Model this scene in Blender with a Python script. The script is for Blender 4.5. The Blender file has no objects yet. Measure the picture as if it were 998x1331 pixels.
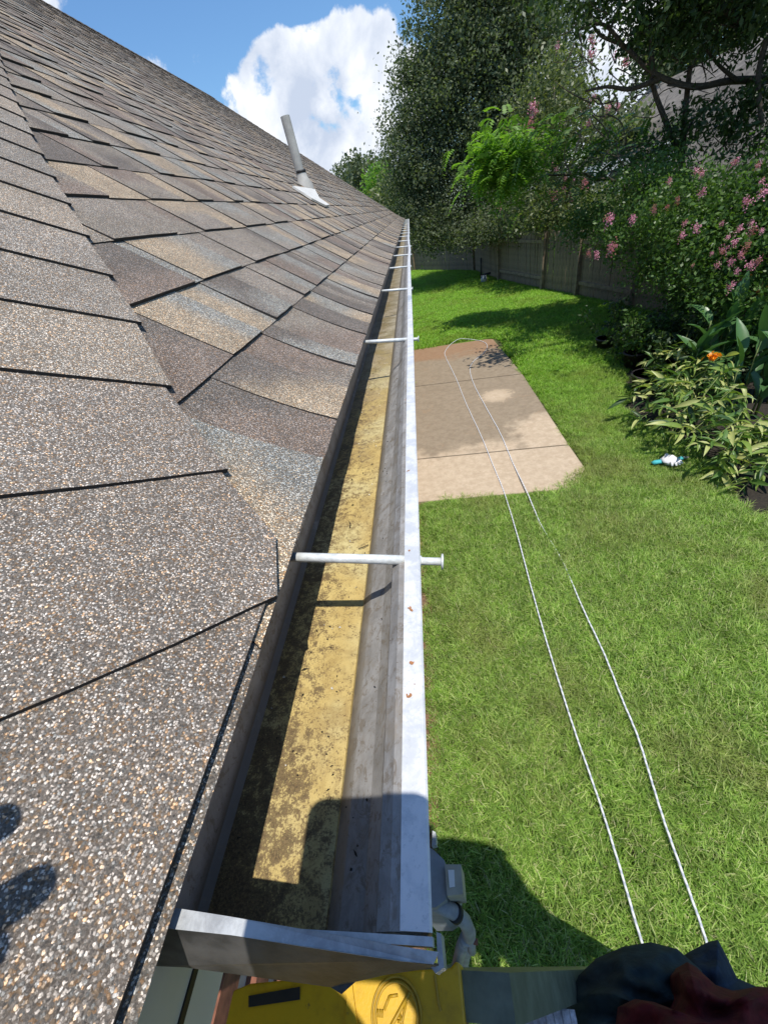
import bpy, math, random
import numpy as np
from mathutils import Vector, Matrix, noise as mnoise
random.seed(7); RN = np.random.RandomState(11)
S = bpy.context.scene
COL = S.collection
# ------------------------------------------------------------------ camera
CAMZ = 2.8
AX = np.array([[0.98003899, -0.12055563, -0.158082], [0.0501321, -0.6196014, 0.78331403], [-0.19238074, -0.77560328, -0.60118982]])
cam = bpy.data.cameras.new('camera'); co = bpy.data.objects.new('camera', cam); COL.objects.link(co)
cam.sensor_fit = 'HORIZONTAL'; cam.sensor_width = 36; cam.lens = 36 * 500 / 998; cam.clip_start = 0.004; cam.clip_end = 5000
co.matrix_world = Matrix([[AX[0, 0], -AX[0, 1], -AX[0, 2], 0], [AX[1, 0], -AX[1, 1], -AX[1, 2], 0], [AX[2, 0], -AX[2, 1], -AX[2, 2], CAMZ], [0, 0, 0, 1]])
S.camera = co
def ray(px, py): return AX @ np.array([px - 499., py - 665.5, 500.])
def at(px, py, Y):
    d = ray(px, py); d = d * (Y / d[1]); return Vector((d[0], d[1], d[2] + CAMZ))
def atz(px, py, z):
    d = ray(px, py); d = d * ((z - CAMZ) / d[2]); return Vector((d[0], d[1], z))
# ------------------------------------------------------------------ light
SUN = Vector((.17, -.25, 1)).normalized()
sl = bpy.data.lights.new('sun', 'SUN'); so = bpy.data.objects.new('sun', sl); COL.objects.link(so)
sl.energy = 4.6; sl.angle = math.radians(.53); sl.color = (1, .95, .87)
so.rotation_euler = SUN.to_track_quat('Z', 'Y').to_euler()
S.view_settings.view_transform = 'Standard'; S.view_settings.look = 'None'; S.view_settings.exposure = 0.12; S.view_settings.gamma = 1
W = bpy.data.worlds.new('World'); S.world = W; W.use_nodes = True
# node helpers
class N:
    def __init__(s, tree): s.t = tree; tree.nodes.clear()
    def n(s, typ, ins=None, **kw):
        nd = s.t.nodes.new(typ)
        for k, v in kw.items(): setattr(nd, k, v)
        for k, v in (ins or {}).items():
            if isinstance(v, bpy.types.NodeSocket): s.t.links.new(v, nd.inputs[k])
            else: nd.inputs[k].default_value = v
        return nd
    def math(s, op, a, b=0., c=0., clamp=False):
        return s.n('ShaderNodeMath', {0: a, 1: b, 2: c}, operation=op, use_clamp=clamp).outputs[0]
    def mix(s, f, a, b, bt='MIX'):
        nd = s.t.nodes.new('ShaderNodeMix'); nd.data_type = 'RGBA'; nd.blend_type = bt
        for i, v in ((0, f), (6, a), (7, b)):
            if isinstance(v, bpy.types.NodeSocket): s.t.links.new(v, nd.inputs[i])
            else: nd.inputs[i].default_value = v if i == 0 else (*v[:3], 1)
        return nd.outputs[2]
    def ramp(s, f, stops, interp='LINEAR'):
        nd = s.n('ShaderNodeValToRGB', {0: f}); cr = nd.color_ramp; cr.interpolation = interp
        while len(cr.elements) < len(stops): cr.elements.new(.5)
        for e, (p, c) in zip(cr.elements, stops):
            e.position = p; e.color = (*(c if hasattr(c, '__len__') else (c, c, c)), 1)
        return nd.outputs[0]
    def noise(s, vec, scale, detail=4, rough=.5, dist=0., out=0):
        return s.n('ShaderNodeTexNoise', {'Vector': vec, 'Scale': scale, 'Detail': detail, 'Roughness': rough, 'Distortion': dist}).outputs[out]
    def smooth(s, v, a, b):
        return s.n('ShaderNodeMapRange', {0: v, 1: a, 2: b, 3: 0., 4: 1.}, interpolation_type='SMOOTHSTEP').outputs[0]
w = N(W.node_tree)
out = w.n('ShaderNodeOutputWorld')
sky = w.n('ShaderNodeTexSky', sky_type='NISHITA', sun_disc=False)
sky.sun_elevation = math.asin(SUN.z); sky.sun_rotation = math.atan2(SUN.x, SUN.y); sky.air_density = 1.2; sky.dust_density = .3; sky.ozone_density = 2.2
tc = w.n('ShaderNodeTexCoord').outputs['Generated']
bias = None
for px, py, r, a in ((385, 58, .085, .34), (430, 85, .12, .34), (500, 65, .13, .34), (320, 135, .12, .34), (375, 120, .09, .3), (425, 125, .12, .3), (432, 140, .10, .34), (410, 105, .08, .3), (395, 190, .12, .3), (350, 150, .08, .3), (460, 125, .15, .3), (360, 165, .12, .3), (400, 175, .17, .3), (480, 185, .2, .3), (225, 100, .055, .3), (182, 72, .035, .28), (265, 78, .03, .15), (765, 80, .16, .3), (690, 40, .16, .2), (800, 60, .15, .25), (300, 15, .2, -.3), (440, -8, .12, -.5), (380, 15, .08, -.3), (560, 30, .1, -.15), (60, 5, .05, .28)):
    d = ray(px, py); d = d / np.linalg.norm(d)
    ds = w.n('ShaderNodeVectorMath', {0: tc, 1: tuple(d)}, operation='DISTANCE').outputs['Value']
    q = w.math('MULTIPLY', w.n('ShaderNodeMapRange', {0: ds, 1: 0., 2: r * 1.25, 3: 1., 4: 0.}, interpolation_type='SMOOTHSTEP').outputs[0], a)
    bias = q if bias is None else w.math('ADD', bias, q)
n1 = w.noise(tc, 7., 10, .58, .15)
vor = w.n('ShaderNodeTexVoronoi', {'Vector': w.n('ShaderNodeVectorMath', {0: tc, 1: w.n('ShaderNodeVectorMath', {0: w.noise(tc, 14., 6, .6, 0., 1), 3: .12}, operation='SCALE').outputs[0]}, operation='ADD').outputs[0], 'Scale': 16.}, feature='SMOOTH_F1')
vv = w.math('MULTIPLY', vor.outputs['Distance'], -.32)
dens = w.math('ADD', w.math('ADD', w.math('MULTIPLY_ADD', n1, 1.55, -.27), vv), w.math('MULTIPLY', w.math('MINIMUM', bias, .46), .72))
mask = w.smooth(dens, .5, .62)
n2 = w.noise(w.n('ShaderNodeVectorMath', {0: tc, 1: (0.02, -.03, .05)}, operation='ADD').outputs[0], 9., 8, .6, .3)
shade = w.math('ADD', n2, w.math('MULTIPLY', vor.outputs['Distance'], .35))
ccol = w.ramp(shade, [(.48, (10.2, 10.3, 10.5)), (.62, (8.2, 8.7, 9.6)), (.82, (5.6, 6.4, 7.9))])
skyc = w.mix(1., sky.outputs[0], (.84, 1.14, 1.42), 'MULTIPLY')
w.n('ShaderNodeOutputWorld')
bg = w.n('ShaderNodeBackground', {'Color': w.mix(mask, skyc, ccol), 'Strength': .1})
w.t.links.new(bg.outputs[0], out.inputs[0])

# ------------------------------------------------------------------ material helpers
def mat(name, build):
    m = bpy.data.materials.new(name); m.use_nodes = True; b = N(m.node_tree)
    o = b.n('ShaderNodeOutputMaterial'); pos = b.n('ShaderNodeTexCoord').outputs['Object']
    r = build(b, pos); b.t.links.new(r, o.inputs[0]); return m
def pbsdf(b, col, rough=.8, metal=0., bump=None, bs=.3, bd=.01, spec=.5):
    ins = {'Base Color': col if isinstance(col, bpy.types.NodeSocket) else (*col, 1), 'Roughness': rough, 'Metallic': metal, 'Specular IOR Level': spec}
    if bump is not None: ins['Normal'] = b.n('ShaderNodeBump', {'Height': bump, 'Strength': bs, 'Distance': bd}).outputs[0]
    return b.n('ShaderNodeBsdfPrincipled', ins).outputs[0]
def plain(name, c, rough=.7, metal=0., var=.25, sc=20., bs=.2):
    def f(b, p):
        n = b.noise(p, sc, 6, .6)
        col = b.mix(b.smooth(n, .3, .7), tuple(x * (1 - var) for x in c), tuple(min(1, x * (1 + var)) for x in c))
        return pbsdf(b, col, rough, metal, n, bs, .004)
    return mat(name, f)
def granules(b, p):
    tint = b.n('ShaderNodeAttribute', attribute_name='tint').outputs['Color']
    wob = b.n('ShaderNodeVectorMath', {0: p, 1: b.n('ShaderNodeVectorMath', {0: b.noise(p, 1300., 1, .5, 0., 1), 3: .0010}, operation='SCALE').outputs[0]}, operation='ADD').outputs[0]
    v = b.n('ShaderNodeTexVoronoi', {'Vector': wob, 'Scale': 860.})
    r = b.n('ShaderNodeSeparateColor', {0: v.outputs['Color']})
    lum = b.ramp(r.outputs[0], [(0., .24), (.25, .38), (.48, .72), (.68, 1.2), (.85, 1.75), (1., 2.5)])
    lum = b.mix(b.smooth(v.outputs['Distance'], .38, .62), lum, (.42, .40, .38))
    hue = b.ramp(r.outputs[1], [(0., (1, 1, 1)), (.55, (1., .98, .96)), (.66, (1.14, .96, .76)), (.78, (1.3, .95, .64)), (.86, (.92, 1, 1.06)), (1., (.9, 1., 1.06))], 'CONSTANT')
    c = b.mix(1., b.mix(1., tint, lum, 'MULTIPLY'), hue, 'MULTIPLY')
    v2 = b.n('ShaderNodeTexVoronoi', {'Vector': wob, 'Scale': 1650.})
    c = b.mix(1., c, b.ramp(b.n('ShaderNodeSeparateColor', {0: v2.outputs['Color']}).outputs[0], [(0., .62), (1., 1.4)]), 'MULTIPLY')
    c = b.mix(b.math('MULTIPLY', b.smooth(b.noise(p, 2.3, 7, .7, .5), .52, .72), .28), c, (.10, .085, .07))
    big = b.ramp(b.noise(p, 11., 6, .65), [(.3, .84), (.7, 1.15)])
    c = b.mix(1., c, big, 'MULTIPLY')
    h = b.math('ADD', b.math('MULTIPLY', v.outputs['Distance'], -1.), b.math('MULTIPLY', r.outputs[2], .6))
    return pbsdf(b, c, .85, 0., h, .55, .0011, .35)
M = {}
M['shingle'] = mat('shingle_granules', granules)
M['asphalt_edge'] = plain('asphalt_edge', (.032, .029, .027), .9)
def gutter_bottom(b, p):
    sx = b.n('ShaderNodeSeparateXYZ', {0: p})
    n1 = b.noise(p, 18., 8, .65); n2 = b.noise(p, 160., 6, .7); n3 = b.noise(p, 60., 5, .7, .6)
    base = b.mix(b.smooth(n1, .35, .65), (.52, .395, .145), (.39, .27, .085))
    base = b.mix(b.smooth(b.noise(p, 9., 3), .45, .62), base, (.54, .46, .22))
    # dark dirt toward the fascia side and speckles
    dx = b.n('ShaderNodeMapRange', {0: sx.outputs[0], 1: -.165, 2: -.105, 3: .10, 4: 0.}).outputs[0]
    dy = b.n('ShaderNodeMapRange', {0: sx.outputs[1], 1: .02, 2: .16, 3: .06, 4: 0.}).outputs[0]
    n4 = b.noise(p, 620., 3, .7)
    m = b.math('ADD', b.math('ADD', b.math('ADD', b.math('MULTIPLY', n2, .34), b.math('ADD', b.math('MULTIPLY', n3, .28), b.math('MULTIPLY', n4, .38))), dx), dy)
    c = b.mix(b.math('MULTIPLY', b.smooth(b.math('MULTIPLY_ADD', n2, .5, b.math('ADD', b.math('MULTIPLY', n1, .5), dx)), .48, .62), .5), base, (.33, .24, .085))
    c = b.mix(b.math('MULTIPLY', b.smooth(b.noise(p, 34., 9, .78, .9), .46, .60), .42), c, (.26, .165, .05))
    c = b.mix(b.smooth(b.noise(p, 300., 4, .75), .62, .68), c, (.10, .055, .02))
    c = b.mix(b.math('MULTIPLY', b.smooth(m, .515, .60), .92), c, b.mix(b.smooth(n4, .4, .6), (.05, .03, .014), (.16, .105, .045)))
    far = b.smooth(sx.outputs[1], .35, 1.4)
    c = b.mix(b.math('MULTIPLY', far, .75), c, b.mix(b.smooth(n1, .4, .6), (.16, .135, .085), (.33, .29, .22)))
    wet = b.math('SUBTRACT', .7, b.math('MULTIPLY', far, .4))
    return pbsdf(b, c, wet, 0., n2, .4, .003)
M['gutter_bottom'] = mat('gutter_bottom_stained', gutter_bottom)
def gutter_side(b, p):
    mp = b.n('ShaderNodeMapping', {'Vector': p, 'Scale': (1, .7, 1)}).outputs[0]
    n1 = b.noise(mp, 40., 8, .7, .4); n2 = b.noise(p, 220., 5, .7)
    c = b.mix(b.smooth(n1, .38, .62), (.25, .24, .225), (.36, .35, .335))
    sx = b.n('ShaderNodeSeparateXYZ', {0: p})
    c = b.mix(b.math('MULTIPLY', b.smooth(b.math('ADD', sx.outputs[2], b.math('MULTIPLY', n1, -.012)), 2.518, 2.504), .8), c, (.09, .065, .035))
    c = b.mix(b.math('MULTIPLY', b.smooth(b.noise(p, 90., 7, .75, 1.), .52, .6), .6), c, (.16, .125, .085))
    c = b.mix(b.smooth(b.noise(mp, 22., 6, .7), .52, .68), c, (.27, .235, .19))
    c = b.mix(b.smooth(n2, .6, .72), c, (.13, .10, .07))
    return pbsdf(b, c, .55, .1, n1, .2, .002)
M['gutter_side'] = mat('gutter_side_grey', gutter_side)
def gutter_white(b, p):
    n1 = b.noise(p, 55., 8, .7, .3); n2 = b.noise(p, 420., 4, .7); n3 = b.noise(p, 14., 4, .6)
    c = b.mix(b.smooth(n1, .42, .62), (.66, .66, .66), (.50, .52, .54))
    c = b.mix(b.math('MULTIPLY', b.smooth(n2, .56, .66), .6), c, (.45, .47, .49))
    c = b.mix(b.smooth(n3, .60, .68), c, (.40, .44, .48))
    c = b.mix(b.smooth(b.noise(p, 75., 3, .5), .70, .74), c, (.30, .15, .06))
    return pbsdf(b, c, .45, .1, n1, .15, .001)
M['gutter_white'] = mat('gutter_white_paint', gutter_white)
def galv(b, p):
    n1 = b.noise(p, 70., 8, .75, .5); n2 = b.noise(p, 25., 5, .6)
    c = b.mix(b.smooth(n1, .35, .65), (.30, .31, .32), (.46, .48, .49)); c = b.mix(b.smooth(n2, .55, .7), c, (.66, .68, .68))
    return pbsdf(b, c, .5, .25, n1, .2, .001)
M['galvanized'] = mat('weathered_metal', galv)
M['dark_metal'] = plain('dirty_metal_shade_toned', (.075, .073, .072), .6, .2, .5, 45.)  # dirty metal, albedo lowered to put shade into the bent flap's colour
M['hanger'] = plain('hanger_paint', (.66, .68, .66), .45, .1, .18, 120.)
M['pipe'] = plain('vent_pipe_grey', (.44, .42, .38), .6, 0., .15, 12.)
M['flashing'] = plain('flashing_pale', (.62, .60, .55), .5, 0., .12, 20.)
M['trim'] = plain('painted_trim', (.64, .61, .55), .6, 0., .08, 8.)
M['brick'] = plain('brick_red', (.19, .075, .045), .85, 0., .35, 30., .5)
M['mortar'] = plain('mortar', (.42, .39, .34), .9, 0., .15, 60., .4)
M['wall_dark'] = plain('wall_plain', (.30, .24, .2), .85)
def yellow(b, p):
    n = b.noise(p, 30., 6, .65); n2 = b.noise(p, 400., 3, .6)
    c = b.mix(b.smooth(n, .45, .7), (.62, .37, .010), (.46, .27, .012)); c = b.mix(b.smooth(b.noise(p, 90., 6, .7), .62, .72), c, (.22, .14, .03))
    return pbsdf(b, c, .42, 0., n2, .25, .0006)
M['yellow'] = mat('yellow_plastic', yellow)
M['yellow_dark'] = plain('yellow_darker_tone', (.42, .25, .012), .5, 0., .2, 60.)  # same yellow in a darker tone, for mark strokes and the cap's line
M['rail'] = plain('ladder_rail_grey_green', (.15, .18, .14), .55, 0., .25, 40.)
M['tread'] = plain('ladder_tread_metal', (.42, .43, .45), .35, .8, .4, 90.)
M['black'] = plain('black_rubber_and_gaps', (.012, .012, .013), .6)
M['conduit'] = plain('grey_conduit', (.30, .32, .34), .5, .1, .2, 30.)
M['meterbox'] = plain('meter_box_grey', (.27, .30, .33), .55, .1, .15, 20.)
M['box_beige'] = plain('beige_box', (.38, .36, .29), .6, 0., .12, 20.)
M['rust'] = plain('rust_stain', (.42, .19, .08), .9)
M['cloth_teal'] = plain('dark_teal_cloth', (.02, .038, .045), .95, 0., .3, 60., .6)
M['cloth_navy'] = plain('navy_cloth', (.018, .034, .06), .95, 0., .3, 60., .6)
M['cloth_red'] = plain('red_cloth', (.11, .007, .009), .95, 0., .3, 70., .6)
M['skin'] = plain('skin', (.5, .29, .2), .55, 0., .1, 20.)
M['hair'] = plain('hair_brown', (.05, .03, .02), .8)
M['leather'] = plain('boot_leather', (.12, .07, .04), .6)
def concrete(b, p):
    sx = b.n('ShaderNodeSeparateXYZ', {0: p}); x, y = sx.outputs[0], sx.outputs[1]
    n1 = b.noise(p, 2.2, 6, .6); n2 = b.noise(p, 14., 8, .7); n3 = b.noise(p, 200., 3, .6)
    c = b.mix(b.smooth(n2, .35, .7), (.42, .325, .225), (.53, .425, .305))
    # damp, darker weathering over the middle and far sections, edges wander
    yy = b.math('ADD', y, b.math('MULTIPLY', b.math('SUBTRACT', n1, .5), 1.6))
    xx = b.math('ADD', x, b.math('MULTIPLY', b.math('SUBTRACT', b.noise(p, 3.1, 6, .6), .5), 1.2))
    damp = b.smooth(yy, 4.6, 5.0)
    damp = b.math('MULTIPLY', damp, b.math('SUBTRACT', 1., b.math('MULTIPLY', b.smooth(xx, .95, 1.2), b.math('SUBTRACT', 1., b.smooth(yy, 5.2, 5.7)))))
    # a drier pale patch
    pd = b.n('ShaderNodeVectorMath', {0: p, 1: (1.08, 6.45, 0)}, operation='DISTANCE').outputs['Value']
    damp = b.math('MULTIPLY', damp, b.smooth(b.math('ADD', pd, b.math('MULTIPLY', b.math('SUBTRACT', n2, .5), .8)), .16, .32))
    c = b.mix(b.math('MULTIPLY', damp, .92), c, b.mix(b.smooth(n2, .3, .7), (.20, .155, .105), (.27, .215, .15)))
    rust = b.smooth(yy, 8.7, 9.2)
    c = b.mix(b.math('MULTIPLY', rust, .75), c, b.mix(n2, (.20, .10, .045), (.34, .2, .11)))
    c = b.mix(b.smooth(n3, .62, .7), c, (.3, .24, .18))
    c = b.mix(b.math('MULTIPLY', b.smooth(b.noise(p, 5., 9, .75, .8), .56, .66), .35), c, (.33, .22, .13))
    return pbsdf(b, c, .8, 0., b.math('ADD', n3, n2), .25, .004)
M['concrete'] = mat('patio_concrete', concrete)
def soil(b, p):
    n = b.noise(p, 30., 8, .7)
    c = b.mix(b.smooth(n, .35, .65), (.045, .062, .016), (.085, .095, .028))
    return pbsdf(b, c, .95, 0., n, .6, .02)
M['lawn_base'] = mat('lawn_thatch', soil)
M['soil'] = plain('bare_soil', (.17, .10, .06), .95, 0., .4, 60., .8)
M['mulch'] = plain('dark_mulch', (.022, .017, .011), .95, 0., .5, 60., .8)
def leafmat(name, cols, trans=.35, rough=.45, hair=False):
    def f(b, p):
        g = b.n('ShaderNodeNewGeometry').outputs['Random Per Island']
        st = [(i / max(1, len(cols) - 1), c) for i, c in enumerate(cols)]
        c = b.ramp(g, st)
        d = pbsdf(b, c, rough, 0., None, spec=.4)
        t = b.n('ShaderNodeBsdfTranslucent', {'Color': b.mix(1., c, (1.5, 1.7, .7), 'MULTIPLY')}).outputs[0]
        return b.n('ShaderNodeMixShader', {0: trans, 1: d, 2: t}).outputs[0]
    return mat(name, f)
M['leaf_oak'] = leafmat('leaf_dark_evergreen', [(.08, .10, .05), (.11, .14, .07), (.14, .17, .09), (.17, .195, .115)], .35, .75)
M['leaf_bright'] = leafmat('leaf_bright_green', [(.11, .22, .03), (.16, .30, .04), (.23, .37, .06)], .45)
M['leaf_mid'] = leafmat('leaf_mid_green', [(.045, .10, .022), (.075, .15, .03), (.12, .20, .045)], .35)
M['leaf_olive'] = leafmat('leaf_olive', [(.09, .12, .05), (.15, .18, .07), (.2, .22, .10)], .35)
M['leaf_far'] = leafmat('leaf_far_grey_green', [(.08, .11, .05), (.12, .15, .075), (.16, .18, .10)], .25)
M['leaf_dim'] = leafmat('leaf_deep_green', [(.03, .06, .018), (.05, .09, .027), (.075, .12, .034)], .3)
M['canna'] = leafmat('canna_leaf', [(.045, .12, .04), (.07, .16, .055), (.10, .2, .05)], .2, .35)
M['ginger'] = leafmat('ginger_leaf', [(.10, .16, .03), (.20, .25, .05), (.32, .34, .07), (.42, .40, .12), (.14, .2, .04)], .25, .45)
M['petal_pink'] = leafmat('petal_pink', [(.42, .13, .22), (.55, .22, .32), (.66, .34, .43)], .25)
M['petal_orange'] = leafmat('petal_orange', [(.8, .25, .01), (.85, .34, .02)], .3)
M['petal_dry'] = leafmat('petal_dry_brown', [(.16, .08, .04), (.24, .12, .07)], .2)
M['bark'] = plain('bark_grey_brown', (.075, .058, .042), .9, 0., .4, 30., .7)
M['bark_pale'] = plain('bark_pale', (.2, .16, .12), .85, 0., .3, 25., .5)
M['stem'] = plain('green_stem', (.16, .2, .06), .7, 0., .3, 30.)
def grassmat(b, p):
    oi = b.n('ShaderNodeObjectInfo').outputs['Random']; g = b.n('ShaderNodeNewGeometry').outputs['Random Per Island']
    wp = b.n('ShaderNodeNewGeometry').outputs['Position']
    c = b.ramp(g, [(0., (.105, .165, .03)), (.35, (.205, .345, .055)), (.7, (.345, .51, .095)), (.9, (.50, .57, .2)), (1., (.62, .58, .33))])
    n = b.noise(wp, .8, 5, .6)
    c = b.mix(b.smooth(n, .47, .66), c, b.mix(.5, c, (.30, .28, .11)))
    c = b.mix(1., c, b.ramp(b.noise(wp, 7., 4, .6), [(.35, .82), (.65, 1.16)]), 'MULTIPLY')
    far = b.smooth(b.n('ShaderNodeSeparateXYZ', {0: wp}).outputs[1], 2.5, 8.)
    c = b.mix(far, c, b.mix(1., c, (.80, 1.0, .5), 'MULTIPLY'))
    d = pbsdf(b, c, .5, 0., None, spec=.35)
    t = b.n('ShaderNodeBsdfTranslucent', {'Color': b.mix(1., c, (1.4, 1.5, .6), 'MULTIPLY')}).outputs[0]
    return b.n('ShaderNodeMixShader', {0: .35, 1: d, 2: t}).outputs[0]
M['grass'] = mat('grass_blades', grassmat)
M['fence'] = plain('weathered_fence_wood', (.21, .155, .105), .9, 0., .35, 6., .5)
M['fence_frame'] = plain('fence_post_wood', (.24, .18, .125), .9, 0., .3, 8., .5)
def roof_n(b, p):
    n = b.noise(b.n('ShaderNodeMapping', {'Vector': p, 'Scale': (1, 1, 3)}).outputs[0], 3., 6, .7)
    return pbsdf(b, b.mix(b.smooth(n, .35, .65), (.10, .09, .08), (.20, .18, .155)), .9, 0., n, .3, .02)
M['roof_far'] = mat('neighbour_shingles', roof_n)
M['white_paint'] = plain('white_paint', (.75, .75, .73), .5, 0., .05)
M['siding'] = plain('pale_siding', (.42, .37, .32), .8, 0., .1)
M['glass'] = mat('window_glass', lambda b, p: pbsdf(b, (.05, .07, .09), .08, 0., None, spec=.8))
M['cord'] = None
def cordm(b, p):
    wv = b.n('ShaderNodeTexWave', {'Vector': p, 'Scale': 14., 'Distortion': 3., 'Detail': 2.}, wave_type='BANDS', bands_direction='DIAGONAL').outputs['Color']
    c = b.mix(b.smooth(wv, .55, .8), (.68, .69, .71), (.42, .44, .50))
    return pbsdf(b, c, .6)
M['cord'] = mat('white_cord', cordm)
M['plastic_white'] = plain('white_fabric', (.72, .70, .70), .8, 0., .08, 40.)
M['turquoise'] = plain('turquoise_fabric', (.06, .42, .45), .7, 0., .1, 40.)
M['terracotta'] = plain('brown_nursery_pot', (.035, .028, .026), .6)
M['phone'] = plain('phone_body', (.03, .03, .035), .3)
M['orange_tile'] = plain('orange_glow_tile', (.75, .28, .05), .7)

# ------------------------------------------------------------------ object helpers
def link(o, parent=None):
    COL.objects.link(o)
    if parent is not None: o.parent = parent
    return o
def tag(o, label=None, cat=None, group=None, kind=None):
    for k, v in (('label', label), ('category', cat), ('group', group), ('kind', kind)):
        if v: o[k] = v
    return o
def empty(name, loc, label, cat, group=None):
    o = bpy.data.objects.new(name, None); o.empty_display_size = .1; COL.objects.link(o)
    o['_b'] = 1; del o['_b']; o.location = loc
    return tag(o, label, cat, group)
def mesh(name, V, F, m, parent=None, smooth=False, mi=None, tint=None, world=True):
    me = bpy.data.meshes.new(name)
    V = [tuple(v) for v in V]
    me.from_pydata(V, [], F)
    for mm in (m if isinstance(m, (list, tuple)) else [m]): me.materials.append(mm)
    if mi is not None: me.polygons.foreach_set('material_index', mi)
    if smooth: me.polygons.foreach_set('use_smooth', [True] * len(me.polygons))
    if tint is not None:
        a = me.color_attributes.new('tint', 'FLOAT_COLOR', 'POINT')
        a.data.foreach_set('color', np.array([(*t, 1) for t in tint], dtype=np.float32).ravel())
    me.update()
    o = bpy.data.objects.new(name, me); link(o, parent)
    if parent is not None and world:       # vertices are world coordinates: undo the parents' offset
        off = Vector((0, 0, 0)); q = parent
        while q is not None: off += q.location; q = q.parent
        o.location = -off
    return o
class MB:
    def __init__(s): s.V = []; s.F = []; s.mi = []
    def add(s, V, F, k=0):
        b = len(s.V); s.V += [tuple(v) for v in V]; s.F += [tuple(i + b for i in f) for f in F]; s.mi += [k] * len(F)
    def box(s, c, d, rot=None, k=0):
        V = [Vector((sx * d[0] / 2, sy * d[1] / 2, sz * d[2] / 2)) for sx in (-1, 1) for sy in (-1, 1) for sz in (-1, 1)]
        if rot is not None: V = [rot @ v for v in V]
        V = [v + Vector(c) for v in V]
        s.add(V, [(0, 1, 3, 2), (4, 6, 7, 5), (0, 4, 5, 1), (2, 3, 7, 6), (0, 2, 6, 4), (1, 5, 7, 3)], k)
    def tube(s, pts, r, seg=8, k=0, cap=True):
        pts = [Vector(p) for p in pts]; n = len(pts); rr = r if hasattr(r, '__len__') else [r] * n
        b = len(s.V); up = None
        for i, p in enumerate(pts):
            t = (pts[min(n - 1, i + 1)] - pts[max(0, i - 1)])
            if t.length < 1e-9: t = Vector((0, 0, 1))
            t.normalize()
            if up is None: up = t.orthogonal().normalized()
            up = (up - t * up.dot(t)); up = up.normalized() if up.length > 1e-6 else t.orthogonal().normalized()
            sd = t.cross(up)
            for j in range(seg):
                a = 2 * math.pi * j / seg
                s.V.append(tuple(p + (up * math.cos(a) + sd * math.sin(a)) * rr[i]))
        for i in range(n - 1):
            for j in range(seg):
                s.F.append((b + i * seg + j, b + i * seg + (j + 1) % seg, b + (i + 1) * seg + (j + 1) % seg, b + (i + 1) * seg + j)); s.mi.append(k)
        if cap:
            s.F.append(tuple(b + j for j in reversed(range(seg)))); s.mi.append(k)
            s.F.append(tuple(b + (n - 1) * seg + j for j in range(seg))); s.mi.append(k)
    def prism(s, poly, axis, a, b_, k=0):   # poly of (u,v); axis 'y': u=x v=z ; 'z': u=x v=y ; 'x': u=y v=z
        f = {'y': lambda u, v, t: (u, t, v), 'z': lambda u, v, t: (u, v, t), 'x': lambda u, v, t: (t, u, v)}[axis]
        n = len(poly); V = [f(u, v, a) for u, v in poly] + [f(u, v, b_) for u, v in poly]
        s.add(V, [tuple(range(n)), tuple(range(2 * n - 1, n - 1, -1))] + [(i, i + n, (i + 1) % n + n, (i + 1) % n) for i in range(n)], k)
    def make(s, name, m, parent=None, smooth=False): return mesh(name, s.V, s.F, m, parent, smooth, s.mi)

# ------------------------------------------------------------------ ground
def struct(o): o['kind'] = 'structure'; return o
g = MB()
g.add([(-60, -60, 0), (60, -60, 0), (60, 120, 0), (-60, 120, 0)], [(0, 1, 2, 3)])
struct(g.make('ground', M['lawn_base']))
# soil strip at the wall foot
g = MB(); xs = [(-.36, -1.5)]
edge = []
for i in range(60):
    y = -1.5 + i * .12; edge.append((-.235 + .035 * mnoise.noise(Vector((y * 2.3, 0, 3))) + .02 * math.sin(y * 7), y, .004))
V = []; F = []
for i, e_ in enumerate(edge): V += [(-.6, e_[1], .004), e_]
for i in range(len(edge) - 1): F.append((2 * i, 2 * i + 1, 2 * i + 3, 2 * i + 2))
struct(mesh('soil_strip', V, F, M['soil']))
# patio: one piece of setting with three poured sections
pat = bpy.data.objects.new('patio', None); COL.objects.link(pat); pat['kind'] = 'structure'
def patio_piece(poly):
    m = MB(); n = len(poly); zt = .035
    c = Vector((sum(p[0] for p in poly) / n, sum(p[1] for p in poly) / n, 0))
    inner = [tuple(Vector((p[0], p[1], 0)) + (c - Vector((p[0], p[1], 0))).normalized() * .012) for p in poly]
    V = [(p[0], p[1], -.02) for p in poly] + [(p[0], p[1], zt - .008) for p in poly] + [(p[0], p[1], zt) for p in inner]
    F = [(i, (i + 1) % n, n + (i + 1) % n, n + i) for i in range(n)] + [(n + i, n + (i + 1) % n, 2 * n + (i + 1) % n, 2 * n + i) for i in range(n)] + [tuple(range(2 * n, 3 * n))]
    m.add(V, F); return m.make('concrete_slab', M['concrete'], pat)
patio_piece([(-.6, 3.76), (-.30, 3.72), (1.33, 3.62), (1.50, 3.70), (1.66, 3.96), (1.655, 4.535), (-.6, 4.74)])
patio_piece([(-.6, 4.77), (1.655, 4.565), (1.68, 7.235), (-.6, 7.565)])
patio_piece([(-.6, 7.60), (1.68, 7.27), (1.57, 9.72), (1.45, 9.80), (-.6, 10.1)])

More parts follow.
